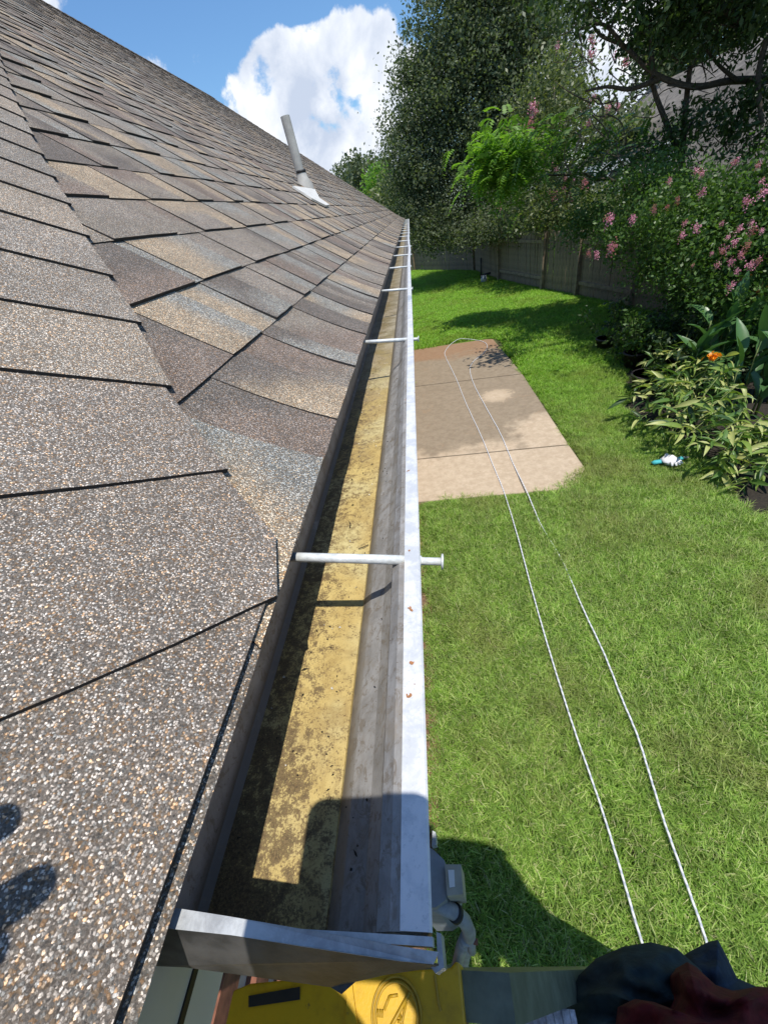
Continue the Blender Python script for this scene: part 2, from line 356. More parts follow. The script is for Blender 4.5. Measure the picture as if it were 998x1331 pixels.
# ------------------------------------------------------------------ house
house = empty('house', (0, 0, 0), 'nearest house, brown asphalt shingle roof with pale metal gutter along its eave', 'house')
EX, EZ = -.1375, 2.60
YEND, SR = 12.5, 5.0
SS = np.arange(0, 5.4, .01)
ANG = np.radians(37.6 - 11 * np.exp(-SS / .11))
PX = EX - np.concatenate([[0], np.cumsum(np.cos(ANG[:-1]) * .01)]); PZ = EZ + .004 + np.concatenate([[0], np.cumsum(np.sin(ANG[:-1]) * .01)])
def R(s, y, h=0.):
    s2 = max(0, s); x = np.interp(s2, SS, PX); z = np.interp(s2, SS, PZ); a = np.interp(s2, SS, ANG)
    x -= min(0, s) * math.cos(a); z += min(0, s) * math.sin(a)
    wv = .0035 * mnoise.noise(Vector((s * 1.7, y * 1.3, 0)))
    h = h + wv * min(1, max(0, s) * 4)
    return (x + math.sin(a) * h, y, z + math.cos(a) * h)
def yb(s):
    return .23 + 1.05 * s + .08 * s * s if s < 1.6 else .23 + 1.05 * 1.6 + .08 * 2.56 + (s - 1.6) * 1.22
TAN = (.47, .39, .29); BLU = (.345, .345, .32); BRN = (.28, .23, .195); DRK = (.21, .188, .168); GRY = (.325, .292, .25); MIX = (.345, .31, .27)
PAL = [TAN, BLU, BRN, GRY, GRY, MIX, TAN, BLU, DRK]
def lerp(a, b, t): return tuple(a[i] * (1 - t) + b[i] * t for i in range(3))
def slab(s0, s1, y0, y1, hl, hh, cfun, ns=5, ny=4, lw=None):
    """one tab; y0,y1 may be functions of s"""
    f0 = y0 if callable(y0) else (lambda s: y0); f1 = y1 if callable(y1) else (lambda s: y1)
    V = []; T = []; F = []; mi = []
    for i in range(ns + 1):
        s = s0 + (s1 - s0) * i / ns
        for j in range(ny + 1):
            y = f0(s) + (f1(s) - f0(s)) * j / ny
            ww = 0 if i else .0012 * mnoise.noise(Vector((y * 60, s0 * 31, 0)))
            V.append(R(s + ww, y, hl + (hh - hl) * i / ns)); T.append(cfun(i / ns, j / ny, s, y))
    for i in range(ns):
        for j in range(ny):
            a = i * (ny + 1) + j; F.append((a, a + ny + 1, a + ny + 2, a + 1)); mi.append(0)
    ring = [(0, j) for j in range(ny + 1)] + [(i, ny) for i in range(1, ns + 1)] + [(ns, j) for j in range(ny - 1, -1, -1)] + [(i, 0) for i in range(ns - 1, 0, -1)]
    b = len(V)
    for (i, j) in ring:
        s = s0 + (s1 - s0) * i / ns; y = f0(s) + (f1(s) - f0(s)) * j / ny
        V.append(R(s + (.001 if i == 0 else 0), y, 0.0 if hl < .02 else hl - .006)); T.append((.02, .02, .02))
    n = len(ring)
    for k in range(n):
        i, j = ring[k]; i2, j2 = ring[(k + 1) % n]
        F.append((i * (ny + 1) + j, i2 * (ny + 1) + j2, b + (k + 1) % n, b + k)); mi.append(1)
    return V, F, mi, T
# deck
dk = MB()
ssn = [-.004, .1, .2, .4, 1, 2, 3, 4, 5]
V = []; F = []
for s in ssn:
    V += [R(s, yb(max(s, 0)) - .30, -.004), R(s, YEND - .01, -.004)]
for i in range(len(ssn) - 1): F.append((2 * i, 2 * i + 2, 2 * i + 3, 2 * i + 1))
V += [R(s, y, -.016) for s in ssn for y in (yb(max(s, 0)) - .30, YEND - .01)]
o_ = 2 * len(ssn)
for i in range(len(ssn) - 1): F.append((o_ + 2 * i, o_ + 2 * i + 1, o_ + 2 * i + 3, o_ + 2 * i + 2))
F += [(0, 1, o_ + 1, o_)] + [(2 * i + 1, 2 * i + 3, o_ + 2 * i + 3, o_ + 2 * i + 1) for i in range(len(ssn) - 1)] + [(2 * i, o_ + 2 * i, o_ + 2 * i + 2, 2 * i + 2) for i in range(len(ssn) - 1)]
dk.add(V, F)
RX, RY0, RZ = R(SR, 0)[0], yb(SR), R(SR, 0)[2]
# back slope and end hip slope
bx = 2 * RX - EX
dk.add([(RX, RY0 - .2, RZ), (RX, YEND, RZ), (bx, YEND, EZ), (bx, -.02, EZ)], [(0, 1, 2, 3)])
roof = dk.make('roof', M['asphalt_edge'], house)
# end slope (faces the camera side): courses between the hip line and the end eave
HIPO = .24
def fold(s):        # fold line lies 15 cm outside the cap boundary
    d = Vector((1, (yb(s + .01) - yb(s)) / .01)).normalized()
    return s + HIPO * d.y, yb(s) - HIPO * d.x
fl = [fold(s) for s in np.arange(-.15, 5.0, .05)]
FS = [p for p in fl if p[0] >= -.01]
FP = [Vector(R(s, y, .004)) for s, y in FS]
V = []; F = []; T = []; mi = []
def foldpt(z):
    for a, b in zip(FP, FP[1:]):
        if a.z <= z <= b.z: return a.lerp(b, (z - a.z) / (b.z - a.z))
    return FP[-1].copy() if z > FP[0].z else FP[0].copy()
ez = FP[0].z; Ltot = FP[-1].z - ez
nrow = int(Ltot / .085)
for k in range(nrow):
    z0 = ez + k * .085; z1 = min(z0 + .09, FP[-1].z); A = foldpt(z0); B = foldpt(z1)
    t0 = MIX; y0 = A.y - .0; xl = bx + (A.x - EX) * -1
    n = 14
    for i in range(n):
        xa = A.x + (xl - A.x) * i / n; xb = A.x + (xl - A.x) * (i + 1) / n
        xa1 = B.x + (xl - B.x) * i / n; xb1 = B.x + (xl - B.x) * (i + 1) / n
        b = len(V); c = random.choice(PAL)
        V += [(xa, A.y - .006, z0 + .006), (xb, A.y - .006, z0 + .006), (xb1, B.y, z1), (xa1, B.y, z1), (xa, A.y + .002, z0 - .004), (xb, A.y + .002, z0 - .004)]
        F += [(b, b + 3, b + 2, b + 1), (b, b + 1, b + 5, b + 4)]; mi += [0, 1]; T += [c] * 4 + [(.02,) * 3] * 2
o = mesh('end_slope', V, F, [M['shingle'], M['asphalt_edge']], house, False, mi, T); o['kind'] = 'stuff'
# field shingles
tabs = []
rows = [-.012, .150, .289, .424, .560]
while rows[-1] < SR - .05: rows.append(rows[-1] + .138)
def cf(kind, a, b_, seed):
    def f(u, v, s, y):
        n = mnoise.noise(Vector((s * 9 + seed, y * 9, seed)))
        if kind == 0: t = min(1, max(0, (n + .1) * 3))
        elif kind == 1: t = min(1, max(0, (u + v * .5 - .65 + n * .3) * 5))
        else: t = min(1, max(0, (v - .5 + n * .5) * 5))
        k = 1 + .14 * mnoise.noise(Vector((s * 30, y * 30, seed)))
        return tuple(x * k for x in lerp(a, b_, t))
    return f
special = {0: [(.16, TAN, BLU, 2), (.10, BRN, DRK, 1), (.11, TAN, DRK, 1), (.10, BRN, GRY, 0)],
           1: [(.15, BRN, DRK, 1), (.13, TAN, BLU, 2), (.09, TAN, BLU, 2), (.12, DRK, BLU, 0)],
           2: [(.20, BRN, DRK, 1), (.035, BLU, BLU, 0), (.20, TAN, BLU, 2), (.10, GRY, MIX, 0)],
           3: [(.06, GRY, BRN, 0), (.22, GRY, MIX, 1), (.14, GRY, BRN, 0)]}
for r_ in range(len(rows) - 1):
    s0, s1 = rows[r_], rows[r_ + 1] + .02
    y = yb(max(s0, 0)) - .10; first = True; hi = (r_ % 2 == 0)
    ybs = lambda s: yb(max(s, 0)) - .10
    y = yb(max(s0, 0)); sp = list(special.get(r_, []))
    while y < YEND - .02:
        if sp: wd, ca, cb, kd = sp.pop(0)
        else:
            wd = random.choice((random.uniform(.06, .12), random.uniform(.12, .22))); ca = random.choice(PAL if not first else [BRN, DRK, GRY]); cb = random.choice(PAL if not first else [BRN, DRK, GRY]); kd = random.choice((0, 1, 2, 2))
        y1 = min(y + wd, YEND); sl_ = random.uniform(-.012, .012)
        hl = (.0105 if hi else .0072) + random.uniform(-.0012, .0008)
        if first and r_ == 0: y1 = y + .13
        ya = ybs if first else y
        dist = (Vector(R(s0, y)) - Vector((0, 0, CAMZ))).length
        yy1 = y1
        tabs.append((dist, r_, slab(s0, s1, ya, (lambda s, a=yy1 + .0005, k=sl_ * .3, q=s0, rr=ybs: max(a + k * (s - q), rr(s) + .02)), hl, .0035 if not hi else .0045, cf(kd, ca, cb, random.uniform(0, 99)), 5 if dist < 4 else 2, 4 if dist < 4 else 2)))
        hi = not hi; y = y1; first = False
tabs.sort(key=lambda t: t[0])
for d_, r_, (V, F, mi, T) in tabs[:300]:
    mesh('shingle', V, F, [M['shingle'], M['asphalt_edge']], roof, False, mi, T)
V, F, mi, T = [], [], [], []
for d_, r_, (v, f, m_, t) in tabs[300:]:
    b = len(V); V += v; F += [tuple(i + b for i in q) for q in f]; mi += m_; T += t
o = mesh('shingle_courses', V, F, [M['shingle'], M['asphalt_edge']], roof, False, mi, T); o['kind'] = 'stuff'
# hip caps: polygons in (s,y), clipped at the eave, bent over the hip
def clip(poly, smin):
    outp = []
    for i in range(len(poly)):
        a, b = poly[i], poly[(i + 1) % len(poly)]
        if a[0] >= smin: outp.append(a)
        if (a[0] >= smin) != (b[0] >= smin):
            t = (smin - a[0]) / (b[0] - a[0]); outp.append((smin, a[1] + (b[1] - a[1]) * t))
    return outp
# cap lower-edge stations along the boundary
st = [(-.215, .005)]
knots = [-.034, .066, .163, .250, .337, .426]
while knots[-1] < 4.7: knots.append(knots[-1] + .088)
for s in knots: st.append((s, yb(s) if s > .2 else {-.034: .187, .066: .287, .163: .388}[s]))
def cap(k):
    B0 = Vector(st[k]); B1 = Vector(st[k + 1]) if k + 1 < len(st) else B0 + Vector((.1, .1))
    t = (B1 - B0).normalized(); wv = Vector((t.y, -t.x)) if t.y > 0 else Vector((-t.y, t.x))
    L = (B1 - B0).length + .014
    nL, nW = 3, 6
    V = []; F = []; mi = []; T = []
    kk = .96 + .2 * random.random(); tone = lerp(MIX, random.choice((GRY, MIX, BRN, TAN, BLU)), .25)
    smin = -.0065 if k == 0 else -.0125
    def P(u, v, dh):    # u along hip 0..1, v across -1..1 (0 = fold)
        h = .0165 * (1 - u) + .0130 * u + dh
        jag = 0.0 if u > 0 else .001 * mnoise.noise(Vector((v * 7, k * 3.3, 0)))
        inset = .006 * u
        if v <= 0:
            d = (1 + v) * (HIPO - inset) + inset; q = B0 + t * (u * L + jag) + wv * d
            s_, y_ = q.x, q.y
            if s_ < smin:      # trim along the eave: slide back along the cap's own edge
                kx = (smin - s_) / max(1e-6, wv.x); s_ = smin; y_ += wv.y * kx
            return R(s_, y_, h)
        q = B0 + t * (u * L) + wv * HIPO; c = Vector(R(max(q.x, smin), q.y, h))
        # down the other slope: away from the fold, mostly -x and falling
        return tuple(c + Vector((-.68, -.20, -.66)) * (v * HIPO))
    vs = [-1, -.8, -.6, -.4, -.2, 0, .33, .66, 1]
    for i in range(nL + 1):
        for v in vs: V.append(P(i / nL, v, 0)); T.append(tuple(x * kk for x in tone))
    W_ = len(vs)
    for i in range(nL):
        for j in range(W_ - 1): a = i * W_ + j; F.append((a, a + 1, a + 1 + W_, a + W_)); mi.append(0)
    ring = [(0, j) for j in range(W_)] + [(i, W_ - 1) for i in range(1, nL + 1)] + [(nL, j) for j in range(W_ - 2, -1, -1)] + [(i, 0) for i in range(nL - 1, 0, -1)]
    b = len(V)
    for i, j in ring: V.append(P(i / nL, vs[j], -.0045 if i == 0 else -.011)); T.append((.02,) * 3)
    n = len(ring)
    for q in range(n):
        i, j = ring[q]; i2, j2 = ring[(q + 1) % n]
        F.append((i * W_ + j, b + q, b + (q + 1) % n, i2 * W_ + j2)); mi.append(1)
    return mesh('hip_cap', V, F, [M['shingle'], M['asphalt_edge']], roof, False, mi, T)
# bottom of the hip: a starter strip along the eave under the caps
V, F, mi, T = slab(-.0125, .2, -.10, .26, .0075, .004, lambda u, v, s, y: tuple(x * .85 for x in MIX), 6, 8)
mesh('starter_shingle', V, F, [M['shingle'], M['asphalt_edge']], roof, False, mi, T)
for k in range(len(st) - 1): cap(k)
# ridge caps
for y in np.arange(RY0, YEND - .02, .14):
    m = MB(); hgt = .022
    a = Vector((RX, y, RZ)); dx = .12
    m.add([(RX + dx, y, RZ - dx * .77 + hgt), (RX, y, RZ + hgt), (RX - dx, y, RZ - dx * .77 + hgt), (RX + dx, y + .15, RZ - dx * .77 + hgt - .008), (RX, y + .15, RZ + hgt - .008), (RX - dx, y + .15, RZ - dx * .77 + hgt - .008),
           (RX + dx, y, RZ - dx * .77 + .004), (RX, y, RZ + .004)], [(0, 3, 4, 1), (1, 4, 5, 2), (0, 1, 7, 6)])
    o = mesh('ridge_cap', m.V, m.F, M['shingle'], roof, False, None, [MIX] * 8)
# walls, fascia, brick
m = MB(); m.box((-3.4, 6.16, 1.22), (5.9, 12.44, 2.44)); m.make('wall', M['mortar'], house)
WX = -.45
# fascia boards (two, one above the other) with soffit
m = MB(); m.box((-.178, YEND / 2 - .07, 2.541), (.018, YEND + .14, .098)); m.make('fascia', M['trim'], house)
m = MB(); m.box((-.180, YEND / 2 - .07, 2.470), (.018, YEND + .14, .037)); m.make('fascia', M['trim'], house)
m = MB(); m.box((-.1695, YEND / 2 - .07, 2.4915), (.003, YEND + .13, .005)); m.make('groove_dark', M['black'], house)  # black strip puts the dark of the gap between boards into colour
m = MB(); m.box((-.33, YEND / 2 - .07, 2.4595), (.28, YEND + .14, .012)); m.make('soffit', M['trim'], house)
m = MB(); m.box((-2.0, -.135, 2.53), (3.62, .018, .12)); m.make('fascia', M['trim'], house)
nb = 0; bm_ = MB()
brick_me = None
for c in range(36):
    z = .03 + c * .0665
    for i in range(62):
        y = .04 + i * .2 + (.1 if c % 2 else 0)
        if y > 12.3: continue
        jx = random.uniform(-.002, .002)
        if y < 1.1 and z > 1.0:
            m = MB(); m.box((0, 0, 0), (.03, .19, .057))
            if brick_me is None:
                o = m.make('brick', M['brick'], house); o.location = (WX + .006 + jx, y, z); brick_me = o.data
            else:
                o = bpy.data.objects.new('brick', brick_me); link(o, house); o.location = (WX + .006 + jx, y, z)
        else: bm_.box((WX + .006 + jx, y, z), (.03, .19, .057))
o = bm_.make('brickwork', M['brick'], house); o['kind'] = 'stuff'

# ------------------------------------------------------------------ gutter (part of the house)
gy0, gy1 = .016, 12.28
prof = [(-.1665, 2.592), (-.1665, 2.512), (-.162, 2.508), (-.0905, 2.508), (-.0885, 2.511), (-.079, 2.522), (-.064, 2.533), (-.055, 2.545), (-.050, 2.562), (-.0475, 2.578), (-.041, 2.5845), (-.0345, 2.5865)]
wob = lambda y, k: .0022 * mnoise.noise(Vector((y * .9 + k, 7.7, 0))) * min(1, y / .8) + (.004 * math.exp(-((y - 3.1) / .35) ** 2) - .004 * math.exp(-((y - 4.6) / .5) ** 2) if k == 0 else 0)
ys = [gy0] + list(np.arange(.1, 12.2, .12)) + [gy1]
def sweep(prof, name, mats, idx, parent, thick=.0012, closed=False):
    n = len(prof); V = []; F = []; mi = []
    for y in ys:
        dx = wob(y, 0)
        for i, (x, z) in enumerate(prof):
            f = max(0, min(1, (x + .166) / .13)) ; V.append((x + dx * f, y, z + wob(y, 5) * .6))
    m_ = len(ys)
    for a in range(m_ - 1):
        for i in range(n - 1 if not closed else n):
            F.append((a * n + i, a * n + (i + 1) % n, (a + 1) * n + (i + 1) % n, (a + 1) * n + i)); mi.append(idx(i))
    o = mesh(name, V, F, mats, parent, False, mi)
    return o
full = prof + [(x + (.0012 if x > -.16 else -.0012), z - .0012) for x, z in reversed(prof)]
gut = sweep(full, 'gutter', [M['gutter_side'], M['gutter_bottom']], lambda i: 1 if 2 <= i <= 3 else 0, house, closed=True)
lipp = [(-.0362, 2.5868), (-.0362, 2.5885), (-.0250, 2.5885), (-.0240, 2.5875), (-.0262, 2.572), (-.0276, 2.568), (-.0298, 2.571), (-.0276, 2.573), (-.0254, 2.5868)]
lip = sweep(lipp, 'front_lip', [M['gutter_white']], lambda i: 0, gut, closed=True)
m = MB()
for px, py in ((532, 716), (532, 790), (534, 793), (535, 862), (527, 520), (531, 905)):
    q = atz(px, py, 2.5887)
    for k in range(5):
        a_ = random.uniform(0, 6.3); dd = Vector((math.cos(a_), math.sin(a_), 0)) * random.uniform(0, .0012); rr0 = random.uniform(.0003, .0009)
        m.add([q + dd + Vector((math.cos(t_) * rr0 * random.uniform(.6, 1.3), math.sin(t_) * rr0 * random.uniform(.6, 1.5), .0001 * (k + 1))) for t_ in np.linspace(0, 5.2, 6)], [(0, 1, 2, 3, 4, 5)])
m.make('rust_spots', M['rust'], lip)['kind'] = 'stuff'
# close lip ends
V = [(x, gy0, z) for x, z in lipp]; mesh('lip_end', V, [tuple(range(len(V)))], M['galvanized'], gut)
outer = [(-.0276, 2.571), (-.030, 2.563), (-.042, 2.556), (-.048, 2.545), (-.056, 2.53), (-.075, 2.517), (-.0875, 2.5068)]
sweep(outer + [(x - .001, z) for x, z in reversed(outer)], 'outer_face', [M['galvanized']], lambda i: 0, gut, closed=True)
# drip edge strip under the shingles
m = MB(); m.prism([(-.1650, 2.596), (-.136, 2.5985), (-.1335, 2.592), (-.1345, 2.592), (-.137, 2.5968), (-.1650, 2.5945)], 'y', .02, YEND - .02); m.make('drip_edge', M['dark_metal'], gut)
# hangers: ferrule, spike and head
hy = [.2215, .87, 1.52, 2.16, 2.76, 3.40, 4.05, 4.72, 5.36, 6.0, 6.7, 7.35, 8.0, 8.65, 9.3, 9.95, 10.6, 11.25, 11.9]
stick = {0: .0150, 1: .0085, 4: .004, 5: .007}
for i, y in enumerate(hy):
    dxl = wob(y, 0)
    dy = -.0065 if i == 0 else random.uniform(-.014, .006)
    x0, z0 = -.150, 2.6000 if i == 0 else 2.592; x1 = -.0225 + dxl
    z0 = 2.597; zl = 2.5825
    m = MB(); m.tube([(x0, y + .002, z0), (x1 - .001, y + dy, zl)], .0039, 14)
    f = m.make('hanger', M['hanger'], gut, True)
    st_ = stick.get(i, .0015)
    a = Vector((x1 - .004, y + dy, zl)); dirv = Vector((x1 - x0, dy - .002, zl - z0)).normalized(); b = a + dirv * (st_ + .003)
    m = MB(); m.tube([a, b], .0031, 10); m.make('spike', M['hanger'], f, True)
    m = MB(); m.tube([b, b + dirv * .0004, b + dirv * .0016, b + dirv * .002], [.004, .0062, .0062, .0052], 14); m.make('spike_head', M['hanger'], f, True)
# end cap: folded strip and bent outer flap
def quad3(pts_top, thick, name, m_, parent, dv=(0, 0, -1)):
    n = len(pts_top); V = [Vector(p) for p in pts_top]; V2 = [v + Vector(dv) * thick for v in V]
    F = [tuple(range(n)), tuple(range(2 * n - 1, n - 1, -1))] + [(i, i + n, (i + 1) % n + n, (i + 1) % n) for i in range(n)]
    return mesh(name, V + V2, F, m_, parent)
A = lambda px, py, z: atz(px, py, z)
ec = quad3([A(218, 1179, 2.598), A(300, 1192, 2.597), A(410, 1211, 2.595), A(524, 1231, 2.5915), A(570, 1238, 2.589), A(563, 1254, 2.589), A(520, 1250, 2.591), A(400, 1232, 2.595), A(300, 1216, 2.597), A(205, 1206, 2.598)], .0012, 'end_cap', M['galvanized'], gut)
# vertical web of the end cap reaching the gutter floor
m = MB(); m.prism([(-.1665, 2.5955), (-.1665, 2.506), (-.0885, 2.506), (-.075, 2.518), (-.055, 2.54), (-.047, 2.575), (-.024, 2.583), (-.024, 2.588)], 'y', gy0 - .001, gy0 - .0035); m.make('cap_web', M['galvanized'], ec)
quad3([A(205, 1206, 2.5965), A(300, 1216, 2.5955), A(400, 1232, 2.5935), A(520, 1250, 2.5895), A(570, 1256, 2.587), A(560, 1259, 2.572), A(500, 1268, 2.568), A(462, 1277, 2.565), A(444, 1293, 2.562), A(430, 1284, 2.562), A(330, 1270, 2.565), A(240, 1258, 2.568), A(190, 1256, 2.568)], .001, 'bent_flap', M['dark_metal'], ec, (0, .6, -1))
quad3([A(567, 1212, 2.580), A(573, 1214, 2.580), A(577, 1258, 2.580), A(566, 1266, 2.580), A(560, 1258, 2.580), A(569, 1254, 2.580)], .012, 'flap_corner', M['galvanized'], ec)
# leaf bits and grit in the gutter
m = MB()
for i in range(420):
    y = .04 + abs(random.gauss(0, 1.2)); x = random.uniform(-.16, -.094) if random.random() < .8 else random.uniform(-.085, -.06)
    z = 2.5088 if x < -.09 else 2.5088 + (x + .0905) * .92 + .0016
    a = random.uniform(0, 6.28); l = random.uniform(.0004, .0016) * (2.2 if random.random() < .08 else 1); w_ = random.uniform(.0003, .0009)
    c, s_ = math.cos(a), math.sin(a)
    m.add([(x + c * l, y + s_ * l, z), (x - s_ * w_, y + c * w_, z + .0012), (x - c * l, y - s_ * l, z), (x + s_ * w_, y - c * w_, z + .0006)], [(0, 1, 2, 3)], random.choice((0, 0, 0, 1)))
for i in range(2):
    y = .12 + random.random() * .5; x = random.uniform(-.12, -.095); a = random.uniform(0, 3)
    m.tube([(x, y, 2.5095), (x + .006 * math.cos(a), y + .006 * math.sin(a), 2.5105), (x + .012 * math.cos(a + .3), y + .012 * math.sin(a + .3), 2.5095)], .0005, 5)
o = m.make('gutter_debris', [M['mulch'], M['flashing']]); tag(o, 'scattered specks of leaf litter and grit on the stained gutter floor', 'debris', kind='stuff')

# ------------------------------------------------------------------ vent pipe on the roof
vp = empty('vent_pipe', (0, 0, 0), 'pale grey plumbing vent pipe standing upright out of the shingle roof with pale flashing', 'vent pipe')
a37 = math.radians(37.6)
# locate the base on the roof plane under pixel (396,243)
def onroof(px, py):
    d = ray(px, py); lo, hi = .5, 12.
    for _ in range(50):
        t = (lo + hi) / 2; p = d / abs(d[1]) * t; z = p[2] + CAMZ; s = (EX - p[0]) / math.cos(a37)
        zr = np.interp(p[0], PX[::-1], PZ[::-1])
        if z > zr: lo = t
        else: hi = t
    return Vector((p[0], p[1], z))
pb = onroof(396, 243)
print('pipe base', pb)
vp.location = pb
ppx = 500 / (AX.T @ np.array([pb.x, pb.y, pb.z - CAMZ]))[2]
rad = 5.6 / ppx
hgt = .1
def projp(P):
    c = AX.T @ np.array([P[0], P[1], P[2] - CAMZ]); return 499 + 500 * c[0] / c[2], 665.5 + 500 * c[1] / c[2]
while projp((pb.x, pb.y, pb.z + hgt))[1] > 152: hgt += .01
print('pipe h', hgt, 'r', rad, projp((pb.x, pb.y, pb.z + hgt)))
m = MB(); lean = Vector((-.04 * hgt, 0, 0))
m.tube([pb - Vector((0, 0, .15)), pb + Vector((0, 0, hgt)) + lean], rad, 24, cap=False); m.tube([pb + Vector((0, 0, hgt * .5)) + lean * .5, pb + Vector((0, 0, hgt - .002)) + lean], rad * .86, 24, 1); m.make('pipe', [M['pipe'], M['black']], vp, True)
nrm = Vector((math.sin(a37), 0, math.cos(a37))); upv = Vector((-math.cos(a37), 0, math.sin(a37)))
m = MB(); rot = Matrix((upv, Vector((0, 1, 0)), nrm)).transposed()
m.tube([pb + nrm * .004 - Vector((0, 0, .03)), pb + nrm * .012, pb + Vector((0, 0, rad * 1.6)), pb + Vector((0, 0, rad * 2.6))], [rad * 2.0, rad * 1.8, rad * 1.25, rad * 1.08], 24, cap=False); m.make('boot', M['pipe'], vp, True)
m = MB(); m.tube([pb + Vector((0, 0, rad * 2.5)), pb + Vector((0, 0, rad * 3.0))], rad * 1.16, 24); m.make('collar', M['black'], vp, True)
fa, fb, fc, fd = onroof(382, 246), onroof(408, 251), onroof(426, 271), onroof(410, 263)
m = MB(); q = [onroof(379, 246), onroof(408, 249), onroof(414, 261), onroof(427, 270), onroof(422, 271), onroof(404, 262)]
V = [v + nrm * .022 for v in q] + [v + nrm * .010 for v in q]; n = len(q)
mesh('flashing', V, [tuple(range(n))] + [(i, i + n, (i + 1) % n + n, (i + 1) % n) for i in range(n)], M['flashing'], vp)

# ------------------------------------------------------------------ electric meter and conduit on the wall below
me_ = empty('electric_meter', (-.2, .3, 0), 'grey electric meter box with beige cover on the wall under the gutter', 'meter')
P3 = lambda px, py, D: atz(px, py, CAMZ - D)
D0 = 1.25
def footprint(pts, D, h, name, mt, par, grow=0):
    q = [P3(x, y, D) for x, y in pts]; return quad3(q, h, name, mt, par)
footprint([(545, 1096), (562, 1104), (577, 1118), (583, 1135), (580, 1170), (566, 1180), (540, 1180)], D0, .45, 'box', M['meterbox'], me_)
footprint([(578, 1124), (599, 1124), (602, 1163), (581, 1165)], D0 - .02, .12, 'cover', M['box_beige'], me_)
footprint([(582, 1131), (590, 1131), (591, 1153), (584, 1154)], D0 - .024, .003, 'label_plate', M['white_paint'], me_)
footprint([(562, 1080), (566, 1082), (567, 1098), (561, 1100)], D0 - .02, .03, 'lug', M['galvanized'], me_)
cdt = [(560, 1172, 1.30), (578, 1180, 1.30), (592, 1187, 1.32), (604, 1198, 1.36), (610, 1212, 1.42), (608, 1222, 1.5)]
m = MB(); m.tube([P3(x, y, d) for x, y, d in cdt], .016, 14); m.make('elbow', M['conduit'], me_, True)
m = MB(); m.tube([P3(590, 1186, 1.315), P3(594, 1189, 1.325)], .019, 14); m.make('coupling', M['black'], me_, True)
m = MB(); m.tube([P3(607, 1218, 1.46), P3(600, 1232, 1.6), P3(592, 1262, 2.0), P3(590, 1280, 2.75)], .016, 12); m.tube([P3(611, 1220, 1.5), P3(606, 1236, 1.65), P3(602, 1262, 2.1), P3(600, 1275, 2.75)], .014, 12); m.make('conduit', M['conduit'], me_, True)
m = MB(); m.tube([P3(600, 1224, 1.47), P3(616, 1218, 1.47)], .012, 10); m.tube([P3(612, 1212, 1.44), P3(613, 1236, 1.5)], .011, 10); m.tube([P3(615, 1224, 1.46), P3(621, 1225, 1.46)], .006, 8, 1); m.make('clamp', [M['conduit'], M['brick']], me_, True)

# ------------------------------------------------------------------ step ladder
lad = empty('step_ladder', (.25, -.15, 0), 'fiberglass step ladder with yellow top cap standing on the grass under the gutter end', 'ladder')
cz = 2.30
def Z(px, py, z=cz): return atz(px, py, z)
def slabpoly(pts, z, h, name, m_, par): return quad3([Z(x, y, z) for x, y in pts], h, name, m_, par)
# top cap built around its visible front outline, 30 cm deep towards the camera side
f0, f1, f2, f3 = Z(300, 1285), Z(330, 1274), Z(448, 1268), Z(540, 1258)
out_ = [Z(300, 1300), Z(303, 1288), Z(325, 1279), Z(420, 1270), Z(448, 1268), Z(452, 1272), Z(470, 1266), Z(530, 1262), Z(585, 1259), Z(592, 1250), Z(597, 1252), Z(605, 1335)]
yb_ = -.30
poly = [(v.x, v.y) for v in out_] + [(out_[-1].x + .004, yb_), (out_[0].x, yb_)]
# flat black sheet paints the dark of the cap's opening at px (328-388, 1288-1308)
def capmesh():
    import bmesh
    bm = bmesh.new(); vs = [bm.verts.new((x, y, cz)) for x, y in poly]
    f = bm.faces.new(vs); bmesh.ops.triangulate(bm, faces=[f])
    r = bmesh.ops.extrude_face_region(bm, geom=list(bm.faces))
    for v in r['geom']:
        if isinstance(v, bmesh.types.BMVert): v.co.z -= .05
    bmesh.ops.recalc_face_normals(bm, faces=list(bm.faces))
    me = bpy.data.meshes.new('top_cap'); bm.to_mesh(me); bm.free(); me.materials.append(M['yellow'])
    o = bpy.data.objects.new('top_cap', me); link(o, lad); o.location = -Vector(lad.location)
    bv = o.modifiers.new('b', 'BEVEL'); bv.width = .004; bv.segments = 3; bv.limit_method = 'ANGLE'
    return o
capo = capmesh()
# raised ridge, recess outline, slot
slabpoly([(452, 1272), (456, 1268), (464, 1331), (449, 1331)], cz + .003, .003, 'ridge', M['yellow'], capo)
m = MB()
sl4 = [Z(323, 1295, cz + .0012), Z(390, 1283, cz + .0012), Z(390, 1300, cz + .0012), Z(323, 1310, cz + .0012)]
m.add(sl4, [(0, 1, 2, 3)]); m.make('slot_dark', M['black'], capo)
m = MB(); m.tube([Z(565, 1268, cz + .0006), Z(570, 1305, cz + .0006), Z(573, 1315, cz + .0006)], .0012, 6); m.make('groove_dark', M['yellow_dark'], capo)
